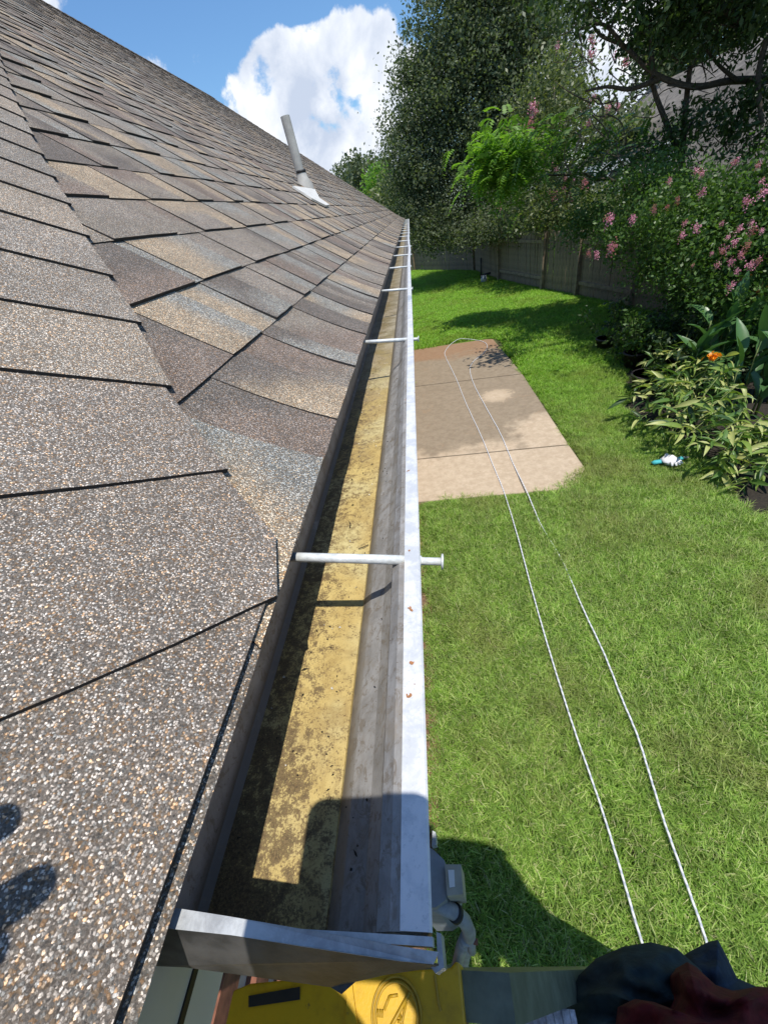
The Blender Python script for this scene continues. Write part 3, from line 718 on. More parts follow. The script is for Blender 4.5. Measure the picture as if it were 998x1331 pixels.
# embossed round warning mark: two rings, a bar across, figure strokes
cc = Z(515, 1320, cz + .001); m = MB()
rr = (Z(547, 1320, cz + .001) - cc).length
for r_ in (rr, rr * .86): m.tube([cc + Vector((math.cos(a), math.sin(a), 0)) * r_ for a in np.linspace(0, 2 * math.pi, 49)], .0011, 6, cap=False)
m.tube([cc + Vector((.55, .6, 0)) * rr, cc + Vector((-.5, -.65, 0)) * rr], .0014, 6)
for a, b in (((-.5, .1), (-.3, .45)), ((-.3, .45), (.05, .5)), ((.1, .1), (.4, -.5)), ((.05, -.15), (.3, -.15)), ((.4, .35), (.15, -.45))):
    m.tube([cc + Vector((*a, 0)) * rr, cc + Vector((*b, 0)) * rr], .0010, 6)
for i, t in enumerate((-.78, -.68, -.58)):
    m.tube([cc + Vector((t, -.1, 0)) * rr, cc + Vector((t + .01, .1, 0)) * rr], .0008, 5)
m.make('embossed_mark', M['yellow_dark'], capo, True)
# rails flare down and outwards
def rail(y0, y1, name='rail'):
    m = MB(); x0, z0, x1, z1 = -.035, 2.285, .56, .02
    V = []
    for (x, y, z) in ((x0, y0, z0), (x1, y1, z1)):
        for dx, dy in ((-.04, 0), (.04, 0), (.04, -.027), (-.04, -.027)): V.append((x + dx, y + dy, z + dx * .25))
    m.add(V, [(0, 1, 5, 4), (1, 2, 6, 5), (2, 3, 7, 6), (3, 0, 4, 7), (0, 3, 2, 1), (4, 5, 6, 7)]); return m.make(name, M['rail'], lad)
rl = rail(.018, .14)
rail(-.29, -.42)
for t in (.08, .14, .21):
    m = MB(); p = Vector((-.035 + .595 * t, .0205 + .122 * t - .010, 2.285 - 2.265 * t)); m.tube([p + Vector((.03, .0, .0155)), p + Vector((.036, .0, .020))], .004, 12); m.make('rail_hole', M['black'], lad, True)  # black stubs stand in for the dark of holes in the rail
for k in range(7):
    t = .12 + k * .128; x = -.035 + .595 * t; z = 2.285 - 2.265 * t; ya = .018 + .122 * t - .03; ybk = -.29 - .13 * t - .0
    m = MB(); m.box((x, (ya + ybk) / 2, z), (.085, ya - ybk, .006))
    for j in range(9): m.box((x - .038 + j * .0095, (ya + ybk) / 2, z + .0045), (.0035, ya - ybk - .002, .004))
    m.make('tread', M['tread'], lad)
for y0, y1 in ((.0, .10), (-.27, -.38)):
    m = MB(); m.tube([(-.12, y0, 2.27), (-.16, y1, .02)], .016, 8); m.make('rear_rail', M['rail'], lad)

# ------------------------------------------------------------------ person on the ladder with a phone
per = empty('person', (.4, -.2, 0), 'person in red top and dark teal trousers on the ladder', 'person')
def skin(name, nodes, edges, m_, par, lv=2, disp=None):
    me = bpy.data.meshes.new(name); off = Vector(per.location)
    me.from_pydata([Vector(n_[0]) - off for n_ in nodes], edges, []); me.materials.append(m_)
    o = bpy.data.objects.new(name, me); link(o, par)
    sk = o.modifiers.new('skin', 'SKIN'); sk.use_smooth_shade = True
    for i, n_ in enumerate(nodes):
        r = n_[1] if hasattr(n_[1], '__len__') else (n_[1], n_[1]); me.skin_vertices[0].data[i].radius = r
    me.skin_vertices[0].data[0].use_root = True
    sb = o.modifiers.new('sub', 'SUBSURF'); sb.levels = lv; sb.render_levels = lv
    if disp:
        tx = bpy.data.textures.new(name, 'CLOUDS'); tx.noise_scale = disp[1]; d = o.modifiers.new('d', 'DISPLACE'); d.texture = tx; d.strength = disp[0]; d.mid_level = .5
    return o
pel = (.46, -.22, 1.72)
headc = Vector((.15, -.205, 3.01))  # unseen head and arms posed so their shade covers ladder cap and cloth
wl = Vector((-.235, -.115, 2.79)); wr = Vector((.03, -.118, 2.705))
B_ = [(pel, .12), ((.45, -.24, 1.95), .11), ((.43, -.26, 2.2), .125), ((.34, -.24, 2.48), .13), ((.26, -.24, 2.72), .06), ((.20, -.23, 2.84), .052),
      (tuple(headc + Vector((0, 0, -.06))), .075), (tuple(headc + Vector((0, 0, .03))), .088), (tuple(headc + Vector((0, 0, .09))), .06),
      ((.18, -.38, 2.56), .06), ((.04, -.30, 2.58), .048), ((-.07, -.135, 2.74), .042), (tuple(wl), .026),
      ((.46, -.14, 2.54), .06), ((.31, -.105, 2.49), .05), ((.15, -.12, 2.64), .04), (tuple(wr), .026),
      ((.40, -.17, 1.66), .085), ((.23, -.035, 1.60), .062), ((.30, -.10, 1.30), .045), ((.34, -.12, 1.12), .035), ((.22, -.10, 1.10), .03),
      ((.52, -.28, 1.62), .085), ((.42, -.26, 1.25), .06), ((.50, -.27, .98), .045), ((.52, -.27, .82), .035), ((.40, -.27, .80), .03)]
E_ = [(0, 1), (1, 2), (2, 3), (3, 4), (4, 5), (5, 6), (6, 7), (7, 8), (3, 9), (9, 10), (10, 11), (11, 12), (3, 13), (13, 14), (14, 15), (15, 16), (0, 17), (17, 18), (18, 19), (19, 20), (20, 21), (0, 22), (22, 23), (23, 24), (24, 25), (25, 26)]
# left hand: palm + five fingers reaching to the upper right
def hand(wi, palm, tips, thumb):
    base = len(B_); B_.append((tuple(palm), (.018, .03))); E_.append((wi, base))
    for (k, tip) in tips:
        b = len(B_); kn = Vector(k); tp = Vector(tip); mid = kn.lerp(tp, .5) + Vector((0, 0, .006))
        B_.extend([(tuple(kn), .0095), (tuple(mid), .0085), (tuple(tp), .007)]); E_.extend([(base, b), (b, b + 1), (b + 1, b + 2)])
    b = len(B_); B_.extend([(tuple(Vector(thumb[0])), .011), (tuple(Vector(thumb[1])), .0085)]); E_.extend([(base, b), (b, b + 1)])
hand(12, (-.200, -.083, 2.80), [((-.178, -.060, 2.80), (-.130, -.019, 2.80)), ((-.176, -.072, 2.80), (-.134, -.034, 2.795)), ((-.202, -.048, 2.80), (-.152, .000, 2.80)), ((-.218, -.045, 2.80), (-.180, .002, 2.80)), ((-.232, -.05, 2.80), (-.215, -.008, 2.795))], ((-.19, -.095, 2.79), (-.16, -.085, 2.785)))
# phone in camera-local frame
def CL(x, y, z): v = AX @ np.array([x, y, z]); return Vector((v[0], v[1], v[2] + CAMZ))
hand(16, tuple(CL(.03, .12, -.03)), [(tuple(CL(.035, .09 - i * .02, -.03)), tuple(CL(.008 + (.006 if i % 2 else 0), .088 - i * .021, .006))) for i in range(4)], (tuple(CL(.02, .13, -.04)), tuple(CL(-.015, .10, -.022))))
body = skin('body', B_, E_, M['skin'], per, 2)
sh = [((.46, -.21, 1.80), .13), ((.45, -.23, 1.97), .135), ((.43, -.26, 2.2), .145), ((.34, -.24, 2.48), .15), ((.26, -.24, 2.68), .085), ((.18, -.38, 2.56), .08), ((.05, -.31, 2.57), .062), ((.46, -.14, 2.54), .08), ((.31, -.115, 2.49), .066), ((.15, -.12, 2.64), .05), ((.035, -.118, 2.705), .042)]
skin('shirt', sh, [(0, 1), (1, 2), (2, 3), (3, 4), (3, 5), (5, 6), (3, 7), (7, 8), (8, 9), (9, 10)], M['cloth_red'], per, 3, (.02, .08))
tr = [(pel, .135), ((.40, -.17, 1.66), .1), ((.23, -.035, 1.60), .074), ((.30, -.10, 1.30), .06), ((.34, -.12, 1.15), .055), ((.52, -.28, 1.62), .1), ((.42, -.26, 1.25), .075), ((.50, -.27, .98), .06), ((.52, -.27, .86), .055)]
skin('trousers', tr, [(0, 1), (1, 2), (2, 3), (3, 4), (0, 5), (5, 6), (6, 7), (7, 8)], M['cloth_teal'], per, 3, (.015, .07))
# visible cloth: bunched trouser knees and the red hem hanging over them
def drape(outl, cen, D, h, name, m_, seed, fold_=.016, nr=14, sub=7):
    O = []
    for i in range(len(outl)):
        a, b = Vector(outl[i]), Vector(outl[(i + 1) % len(outl)])
        for k in range(sub): O.append(a.lerp(b, k / sub))
    n = len(O); V = []; F = []; c = Vector(cen)
    def fz(q): return fold_ * (1 - abs(mnoise.noise(Vector((q.x * .016 + seed, q.y * .03, seed)))) * 2.6) + fold_ * .5 * mnoise.noise(Vector((q.x * .05, q.y * .07 + seed, 3)))
    for r_ in range(nr + 1):
        t = (r_ + .02) / (nr + .02)
        for q in O:
            w_ = c.lerp(q, t); V.append(P3(w_.x, w_.y, D - h * (1 - t ** 3) - fz(w_) * (1 - .6 * t ** 4)))
    last = V[-n:]
    for v, q in zip(list(last), O): V.append(v + Vector((0, 0, -.05)) + (P3(c.x, c.y, D) - v) * .06)
    for v in last: V.append(v + Vector((0, 0, -.25)) + (P3(c.x, c.y, D) - v) * .2)
    for r_ in range(nr + 2):
        for j in range(n): F.append((r_ * n + j, r_ * n + (j + 1) % n, (r_ + 1) * n + (j + 1) % n, (r_ + 1) * n + j))
    F.append(tuple(range(n - 1, -1, -1))); return mesh(name, V, F, m_, per, True)
drape([(738, 1352), (743, 1290), (752, 1268), (775, 1246), (810, 1231), (845, 1225), (880, 1234), (912, 1262), (918, 1300), (905, 1352)], (830, 1305), .84, .07, 'trouser_knee', M['cloth_teal'], 2)
drape([(875, 1352), (882, 1262), (895, 1238), (920, 1225), (933, 1222), (945, 1245), (958, 1272), (985, 1284), (1015, 1296), (1015, 1352)], (930, 1300), .90, .05, 'trouser_fold', M['cloth_navy'], 5)
drape([(800, 1355), (805, 1309), (825, 1299), (850, 1303), (878, 1316), (886, 1292), (881, 1264), (893, 1251), (905, 1258), (930, 1281), (960, 1291), (985, 1283), (1015, 1285), (1020, 1355)], (915, 1328), .74, .045, 'shirt_hem', M['cloth_red'], 8, .022)
m = MB(); m.tube([headc + Vector((0, -.01, .03)), headc + Vector((.01, -.01, .09)), headc + Vector((.01, -.01, .13))], [.098, .096, .05], 16); m.make('hair', M['hair'], per, True)
m = MB(); fv = Vector((-.75, .55, -.1)).normalized()
m.tube([headc + fv * .085 + Vector((0, 0, .02)), headc + fv * .115 + Vector((0, 0, -.015)), headc + fv * .09 + Vector((0, 0, -.03))], [.008, .014, .008], 8); m.make('nose', M['skin'], per, True)
for sgn in (-1, 1):
    sd = Vector((fv.y, -fv.x, 0)) * sgn
    m = MB(); m.tube([headc + fv * .088 + sd * .03 + Vector((0, 0, .012)), headc + fv * .094 + sd * .03 + Vector((0, 0, .012))], .009, 8); m.make('eye', M['white_paint'], per, True)
    m = MB(); m.tube([headc + sd * .088 + Vector((0, 0, .02)), headc + sd * .1, headc + sd * .088 + Vector((0, 0, -.03))], [.012, .018, .01], 8); m.make('ear', M['skin'], per, True)
for ank, toe in (((.35, -.12, 1.08), (.2, -.10, 1.06)), ((.53, -.27, .78), (.38, -.27, .76))):
    m = MB(); a, t = Vector(ank), Vector(toe); m.tube([a + Vector((.04, 0, 0)), a, a.lerp(t, .5), t], [.035, .048, .042, .03], 12); m.make('boot', M['leather'], per, True)
m = MB(); R3 = Matrix([[AX[i, j] for j in range(3)] for i in range(3)])
n = 6; pts = []
for cx_, cy_, a0 in ((.016 - .012, -.013 + .012, -90), (.016 - .012, .134 - .012, 0), (-.061 + .012, .134 - .012, 90), (-.061 + .012, -.013 + .012, 180)):
    for i in range(n + 1): a = math.radians(a0 + 90 * i / n); pts.append((cx_ + .012 * math.cos(a), cy_ + .012 * math.sin(a)))
V = [CL(x, y, -.0055) for x, y in pts] + [CL(x, y, -.0135) for x, y in pts]; nn = len(pts)
o = mesh('phone', V, [tuple(range(nn)), tuple(range(2 * nn - 1, nn - 1, -1))] + [(i, i + nn, (i + 1) % nn + nn, (i + 1) % nn) for i in range(nn)], M['phone'])
tag(o, 'dark phone held up in the hand whose shadow falls across the gutter', 'phone')

# ------------------------------------------------------------------ cord on the lawn
def ground(px, py, z=.04): return atz(px, py, z)
def smoothpath(P, n=8):
    P = [Vector(p) for p in P]; out_ = []
    for i in range(len(P) - 1):
        p0 = P[max(0, i - 1)]; p1 = P[i]; p2 = P[i + 1]; p3 = P[min(len(P) - 1, i + 2)]
        for k in range(n):
            t = k / n; out_.append(.5 * ((2 * p1) + (p2 - p0) * t + (2 * p0 - 5 * p1 + 4 * p2 - p3) * t * t + (3 * p1 - p0 - 3 * p2 + p3) * t ** 3))
    return out_ + [P[-1]]
L1 = [(850, 1262), (833, 1222), (806, 1130), (778, 1040), (745, 945), (715, 850), (692, 770), (672, 695), (655, 640), (640, 603), (625, 566), (606, 525), (594, 495), (586, 478), (580, 466), (578, 458), (583, 450), (590, 444)]
L2 = [(600, 440), (625, 443), (633, 449), (629, 458), (614, 471), (611, 483), (617, 502), (633, 532), (650, 563), (667, 603), (684, 638), (703, 682), (730, 728), (757, 790), (785, 850), (808, 908), (828, 956), (845, 1010), (862, 1065), (885, 1130), (912, 1206), (925, 1250)]
pts = []
for (x, y) in L1 + L2:
    q = ground(x, y, .045); on = (-.6 < q.x < 1.66 and 3.68 < q.y < 9.85)
    pts.append(ground(x, y, .043 if on else (.035 if (x, y) in ((703, 682), (730, 728)) else .066)))
m = MB(); pth = smoothpath(pts, 10)
for i, p in enumerate(pth): p.z += .002 * math.sin(i * 1.3)
m.tube(pth, .0062, 7)
cord = m.make('cord', M['cord'], None, True); tag(cord, 'long white braided cord looped across the patio and back over the lawn', 'cord')

# ------------------------------------------------------------------ grass
def blade_patch(name, size, n, hmin, hmax, wd, seed, seedheads=False):
    r = np.random.RandomState(seed); V = np.zeros((n, 5, 3)); 
    bx_ = r.uniform(-size / 2, size / 2, n); by = r.uniform(-size / 2, size / 2, n); h = r.uniform(hmin, hmax, n); a = r.uniform(0, 2 * np.pi, n)
    lean = r.uniform(.25, 1.25, n); c, s_ = np.cos(a), np.sin(a); la = a + np.pi / 2 + r.uniform(-.4, .4, n); lc, ls = np.cos(la), np.sin(la); w_ = wd * r.uniform(.6, 1.2, n)
    for k, (t, ww) in enumerate(((0, 1), (0, -1), (.55, .9), (.55, -.9), (1, 0))):
        off = lean * h * (t ** 1.6); z = h * (t - .35 * lean * .6 * t * t)
        V[:, k, 0] = bx_ + c * w_ * ww + lc * off; V[:, k, 1] = by + s_ * w_ * ww + ls * off; V[:, k, 2] = z
    me = bpy.data.meshes.new(name); V = V.reshape(-1, 3)
    idx = np.arange(n) * 5
    F = np.concatenate([np.stack([idx, idx + 1, idx + 3, idx + 2], 1)]); T_ = np.stack([idx + 2, idx + 3, idx + 4], 1)
    me.from_pydata(V.tolist(), [], F.tolist() + T_.tolist()); me.materials.append(M['grass'])
    return bpy.data.objects.new(name, me)
def scatter(name, pts, objs, label, cat):
    me = bpy.data.meshes.new(name); me.from_pydata([tuple(p[:3]) for p in pts], [], [])
    a = me.attributes.new('rz', 'FLOAT', 'POINT'); a.data.foreach_set('value', [p[3] for p in pts])
    a = me.attributes.new('sc', 'FLOAT', 'POINT'); a.data.foreach_set('value', [p[4] for p in pts])
    o = bpy.data.objects.new(name, me); link(o); tag(o, label, cat, kind='stuff')
    ng = bpy.data.node_groups.new(name, 'GeometryNodeTree'); ng.interface.new_socket('Geometry', in_out='INPUT', socket_type='NodeSocketGeometry'); ng.interface.new_socket('Geometry', in_out='OUTPUT', socket_type='NodeSocketGeometry')
    gi = ng.nodes.new('NodeGroupInput'); go = ng.nodes.new('NodeGroupOutput'); ip = ng.nodes.new('GeometryNodeInstanceOnPoints'); oi = ng.nodes.new('GeometryNodeObjectInfo'); oi.inputs[0].default_value = objs
    na = ng.nodes.new('GeometryNodeInputNamedAttribute'); na.data_type = 'FLOAT'; na.inputs[0].default_value = 'rz'
    nb_ = ng.nodes.new('GeometryNodeInputNamedAttribute'); nb_.data_type = 'FLOAT'; nb_.inputs[0].default_value = 'sc'
    cx_ = ng.nodes.new('ShaderNodeCombineXYZ'); L = ng.links.new
    L(na.outputs[0], cx_.inputs[2]); L(gi.outputs[0], ip.inputs['Points']); L(oi.outputs['Geometry'], ip.inputs['Instance']); L(cx_.outputs[0], ip.inputs['Rotation']); L(nb_.outputs[0], ip.inputs['Scale']); L(ip.outputs[0], go.inputs[0])
    md = o.modifiers.new('gn', 'NODES'); md.node_group = ng; return o
def inpatio(x, y, e=.0): return -.6 < x < 1.64 + e and 3.76 - .05 * (x + .3) - e < y < 10.02 - .15 * x * .9 + e and not (x > 1.33 and y < 3.6 + (x - 1.33) * 1.1)
def inbed(x, y): return x > bedx(y)
def bedx(y): return 2.75 + .12 * math.sin(y * 2) if y < 5.5 else (2.85 + (y - 5.5) * .27 if y < 9.5 else 99)
near = blade_patch('grass_tuft', .2, 460, .03, .085, .0025, 3)
nearv = blade_patch('grass_tuft', .2, 460, .03, .08, .0024, 5)
farp = blade_patch('grass_tuft', .5, 900, .04, .10, .0045, 4)
P1, P2, P3_ = [], [], []
y = -1.2
while y < 7.5:
    x = -.22
    while x < 5.2:
        xx, yy = x + random.uniform(-.03, .03), y + random.uniform(-.03, .03)
        if not inpatio(xx, yy, .115) and not (yy > 2.9 and inbed(xx + .05, yy)) and xx < 1.0 + yy * .95 + 1.5:
            (P1 if random.random() < .5 else P2).append((xx, yy, 0, random.uniform(0, 6.28), random.uniform(.8, 1.25) * (.8 if abs(xx + .15) < .1 else 1)))
        x += .115
    y += .115
# patio fringe
for i in range(420):
    t = random.random()
    if t < .3: xx, yy = random.uniform(-.3, 1.35), 3.68
    elif t < .4: xx, yy = random.uniform(1.35, 1.68), 0; yy = 3.6 + (xx - 1.33) * 1.05
    elif t < .8: yy = random.uniform(4., 9.8); xx = 1.735
    else: xx, yy = random.uniform(-.3, 1.6), 9.96
    P1.append((xx + random.uniform(-.0, .03), yy - .04, 0, random.uniform(0, 6), random.uniform(.35, .6)))
y = 7.3
while y < 27:
    x = -1.
    while x < 7:
        xx, yy = x + random.uniform(-.08, .08), y + random.uniform(-.08, .08)
        if not inpatio(xx, yy, .22) and not inbed(xx, yy): P3_.append((xx, yy, 0, random.uniform(0, 6.28), random.uniform(.8, 1.3)))
        x += .27
    y += .27
scatter('grass', P1, near, 'green lawn grass under and beside the ladder and patio', 'grass')
scatter('grass', P2, nearv, 'green lawn grass around the patio and cord', 'grass')
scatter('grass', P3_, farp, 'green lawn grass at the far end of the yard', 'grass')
# seed stalks in the ladder's shade
m = MB()
for i in range(7):
    b = P3(660 + i * 14 + random.uniform(-5, 5), 1260 - random.uniform(0, 15), 2.78); hgt_ = random.uniform(.18, .34); l = Vector((random.uniform(-.05, .02), random.uniform(.02, .08), hgt_))
    m.tube([b, b + l * .6, b + l], .0012, 4)
    for k in range(26):
        t = .5 + .5 * k / 26; p = b + l * t; d = Vector((random.uniform(-1, 1), random.uniform(-1, 1), .6)) * .009
        m.add([p, p + d + Vector((.002, 0, 0)), p + d * 1.2, p + d + Vector((-.002, .001, 0))], [(0, 1, 2, 3)], 1)
tag(m.make('seed_stalks', [M['stem'], M['leaf_far']]), 'thin pale seed stalks in the shade next to the ladder', 'weeds', kind='stuff')

# ------------------------------------------------------------------ fence
fence_pts = [(-1.6, 25.6), (-.05, 25.2), (2.6, 20.5), (3.05, 17), (3.8, 13.9), (4.28, 12.3), (4.75, 10.2), (5.6, 7.2), (6.6, 3.5)]
lab = ['weathered picket fence at the far end of the lawn, left of the tree', 'weathered picket fence panel ending near the gutter tip', 'dim weathered fence panel behind the lamp stub under the big tree', 'weathered fence panel with rail, left of the plain board stretch', 'weathered fence panel of plain boards in the middle', 'weathered fence panel with exposed rails behind the pink blossoms', 'dark fence panel hidden behind the crape myrtle', 'dark fence panel behind the flower bed at the right edge']
pk_me = None; FH = 1.5
for i in range(len(fence_pts) - 1):
    a = Vector((*fence_pts[i], 0)); b = Vector((*fence_pts[i + 1], 0)); L = (b - a).length; d = (b - a).normalized(); nrm_ = Vector((-d.y, d.x, 0));
    if nrm_.x > 0: nrm_ = -nrm_       # towards the lawn
    f = empty('fence_panel', a, lab[i], 'fence', 'weathered wooden fence panels round the lawn')
    ang = math.atan2(d.y, d.x); n = int(L / .142)
    for k in range(n):
        if pk_me is None:
            m = MB(); m.prism([(-.066, 0), (.066, 0), (.066, FH - .03), (.045, FH), (-.045, FH), (-.066, FH - .03)], 'y', -.009, .009); o = m.make('picket', M['fence'], f, False); pk_me = o.data
        else: o = bpy.data.objects.new('picket', pk_me); link(o, f)
        o.location = d * ((k + .5) * L / n) + Vector((0, 0, .03 + random.uniform(-.02, .012))) + nrm_ * random.uniform(-.006, .006); o.rotation_euler = (random.uniform(-.01, .01), random.uniform(-.008, .008), ang)
    side = 1 if i in (3, 5) else -1
    for z in ((.35, 1.28) if side > 0 else (.35, 1.25)):
        m = MB(); m.box(Vector((0, 0, 0)), (L, .035, .085), Matrix.Rotation(ang, 3, 'Z')); o = m.make('rail', M['fence_frame'], f, False); o.location = (b - a) * .5 + nrm_ * .03 * side + Vector((0, 0, z))
    m = MB(); m.box((0, 0, FH / 2), (.09, .09, FH + .02), Matrix.Rotation(ang, 3, 'Z')); o = m.make('post', M['fence_frame'], f, False); o.location = nrm_ * .06
# short grey stub / yard hydrant by the fence
hb = atz(629, 368, 0); m = MB()
st = empty('yard_tap', hb, 'small grey yard tap box on the lawn near the far fence', 'tap')
m.tube([hb, hb + Vector((0, 0, .28))], [.13, .11], 10); m.make('base', M['conduit'], st, True)
m = MB(); m.tube([hb + Vector((-.1, 0, .2)), hb + Vector((-.08, 0, .85))], .035, 8); m.box(hb + Vector((.1, 0, .3)), (.3, .08, .06)); m.make('spout', M['black'], st, True)

# ------------------------------------------------------------------ vegetation
def leaves(C, size, m_, name, par=None, aspect=.5, droop=.3, seed=0):
    r = np.random.RandomState(seed); C = np.asarray(C); n = len(C)
    d = r.normal(size=(n, 3)); d[:, 2] -= droop; d /= np.linalg.norm(d, axis=1)[:, None]
    u = r.normal(size=(n, 3)); sd = np.cross(d, u); sd /= np.linalg.norm(sd, axis=1)[:, None] + 1e-9
    s_ = size * r.uniform(.6, 1.3, n)[:, None]; w_ = s_ * aspect * .5
    nr = np.cross(d, sd)
    V = np.stack([C, C + d * s_ * .5 + sd * w_ + nr * s_ * .06, C + d * s_, C + d * s_ * .5 - sd * w_ + nr * s_ * .06], 1).reshape(-1, 3)
    me = bpy.data.meshes.new(name); me.vertices.add(4 * n); me.vertices.foreach_set('co', V.ravel())
    me.loops.add(4 * n); me.loops.foreach_set('vertex_index', np.arange(4 * n)); me.polygons.add(n); me.polygons.foreach_set('loop_start', np.arange(n) * 4); me.polygons.foreach_set('loop_total', np.full(n, 4))
    me.materials.append(m_); me.update(calc_edges=True); me.validate()
    o = bpy.data.objects.new(name, me); link(o, par)
    if par is not None: o.location = -Vector(par.location)
    return o
def clumps(ells, nclump, per, spread, seed, fill=.55):
    """ells: (centre, radii); clump centres near shells, leaves gaussian about them"""
    r = np.random.RandomState(seed); out_ = []
    vol = np.array([np.prod(e[1]) ** (2 / 3) for e in ells]); vol = vol / vol.sum()
    for (c, rad_), f in zip(ells, vol):
        k = max(3, int(nclump * f)); d = r.normal(size=(k, 3)); d /= np.linalg.norm(d, axis=1)[:, None]
        rr_ = r.uniform(fill, 1.05, k)[:, None]; P = np.array(c) + d * rr_ * np.array(rad_)
        sz = r.uniform(.5, 1.3, (k, 1, 1)); L = P[:, None, :] + r.normal(size=(k, per, 3)) * spread * sz * np.array([1, 1, .7])
        out_.append(L.reshape(-1, 3))
    return np.concatenate(out_)
def limb(m, a, b, r0, r1, wig=.1, n=5, k=0):
    a, b = Vector(a), Vector(b); pts = []
    for i in range(n + 1):
        t = i / n; p = a.lerp(b, t)
        if 0 < i < n: p += Vector((random.uniform(-1, 1), random.uniform(-1, 1), random.uniform(-1, 1))) * wig
        pts.append(p)
    m.tube(pts, [r0 + (r1 - r0) * i / n for i in range(n + 1)], 7, k); return pts
def E_at(px, py, Y, rx, ry=None, rz=None):
    p = at(px, py, Y); return (tuple(p), (rx, ry or rx, rz or rx))
# 1. large dark evergreen
T1 = empty('evergreen_tree', (3.6, 19.5, 0), 'tall dark small-leaved evergreen tree filling the upper middle behind the fence', 'tree')
el = [E_at(600, 170, 19, 3.1, 2.2, 2.0), E_at(560, 240, 19, 2.0, 1.8, 1.8), E_at(640, 90, 19, 3.0, 2.2, 2.2), E_at(650, 20, 19, 2.6, 2, 2), E_at(590, 60, 19, 1.9, 1.5, 1.5), E_at(680, 200, 19, 3.0, 2, 2.2), E_at(560, 290, 18.5, 1.6, 1.4, .9), E_at(640, 270, 18, 2.4, 1.6, 1.3), E_at(700, 130, 19.5, 1.5, 1.6, 1.5), E_at(525, 175, 19, .7, .8, .5), E_at(620, -60, 19, 2.2, 2, 2), E_at(530, 215, 19, .9, .9, .6), E_at(545, 100, 19, .8, .8, .8), E_at(672, 40, 19.5, 1.3, 1.4, 1.3), E_at(720, 255, 18.6, 1.8, 1, 1.), E_at(570, 300, 17.5, 1.4, .9, .55), E_at(630, 298, 16.6, 1.2, .8, .45), E_at(545, 270, 19, 1.3, 1.2, 1.2), E_at(560, 150, 19, 1.6, 1.4, 1.6)]
m = MB(); tp = at(640, 60, 19.5); limb(m, (3.6, 19.5, 0), (3.4, 19.5, 4.5), .28, .2, .1); limb(m, (3.4, 19.5, 4.5), tp, .2, .05, .2)
for e in el[:9]: limb(m, (3.4, 19.5, 2.5 + random.random() * 3), e[0], .09, .02, .2)
m.make('trunk', M['bark'], T1, True)
leaves(clumps(el, 3400, 50, .24, 1, .25), .10, M['leaf_oak'], 'crown', T1, .55, .3, 1)
# 2. bright young branch
T2 = empty('branch_tree', (6.2, 11.5, 0), 'young tree whose bright green feathery branch juts out in front of the dark tree', 'tree')
m = MB(); b0 = at(655, 225, 11); b1 = at(760, 225, 11.2); b2 = at(830, 250, 11.4)
limb(m, (6.2, 11.5, 0), b2, .08, .05, .05); limb(m, b2, b1, .04, .025, .05); limb(m, b1, b0, .025, .008, .05)
m.make('trunk', M['bark'], T2, True)
def frond(base, dir_, L, n, droopz, leaf, out_):
    base = Vector(base); d = Vector(dir_).normalized()
    for k in range(n):
        t = (k + 1) / n; p = base + d * L * t + Vector((0, 0, -droopz * t * t))
        sd = d.cross(Vector((0, 0, 1)))
        if sd.length < .01: sd = Vector((1, 0, 0))
        sd.normalize(); ll = leaf * (1 - .5 * t)
        for sgn in (-1, 1):
            tip = p + sd * sgn * ll + d * ll * .4 + Vector((0, 0, -ll * .35)); q = p.lerp(tip, .5); wv = d * ll * .26
            out_.append((p, q + wv, tip, q - wv))
def frondmesh(F_, m_, name, par):
    V = []; Fc = []
    for f in F_: b = len(V); V += [tuple(x) for x in f]; Fc.append((b, b + 1, b + 2, b + 3))
    return mesh(name, V, Fc, m_, par)
F_ = []
c2 = at(655, 212, 11)
for i in range(620):
    d = Vector((random.gauss(-.2, 1), random.gauss(-.2, .8), random.gauss(.15, .7))); o3 = Vector((random.gauss(0, .36), random.gauss(-.05, .3), random.gauss(.02, .27)))
    frond(c2 + o3, d, random.uniform(.2, .42), 8, random.uniform(.1, .28), .12, F_)
frondmesh(F_, M['leaf_bright'], 'crown', T2)
F_ = []
for cpx, cpy, n_ in ((760, 205, 60), (725, 170, 30), (800, 195, 50), (850, 185, 40), (770, 240, 30)):
    c = at(cpx, cpy, 10.5)
    for i in range(n_):
        d = Vector((random.gauss(-.5, 1), random.gauss(-.2, .8), random.gauss(0, .5))); frond(c + Vector((random.gauss(0, .45), random.gauss(0, .3), random.gauss(0, .22))), d, random.uniform(.35, .6), 10, .2, .12, F_)
frondmesh(F_, M['leaf_mid'], 'lower_foliage', T2)
# 3. far trees left of the gutter end
for i, (px, py, Y, r_, mt, nm, lb) in enumerate(((478, 232, 60, 3.2, 'leaf_far', 'far_tree', 'distant grey-green tree above the far end of the roof'), (457, 238, 75, 3., 'leaf_far', 'far_tree', 'small distant tree just left of the grey-green one over the roofline'), (497, 243, 38, 1.6, 'leaf_bright', 'leafy_shrub', 'bright green bushy tree beside the end of the roof'), (520, 262, 30, 1.8, 'leaf_olive', 'olive_bush', 'olive bush between the roof end and the dark tree'))):
    p = at(px, py, Y); T = empty(nm, (p.x, p.y, 0), lb, 'tree')
    m = MB(); limb(m, (p.x, p.y, 0), p, .2, .08, .1); m.make('trunk', M['bark'], T, True)
    leaves(clumps([(tuple(p), (r_, r_, r_ * .9)), (tuple(p + Vector((r_ * .5, 0, -r_ * .7))), (r_, r_, r_))], 240, 26, r_ * .14, 30 + i, .5), r_ * .13, M[mt], 'crown', T, .6, .1, i)
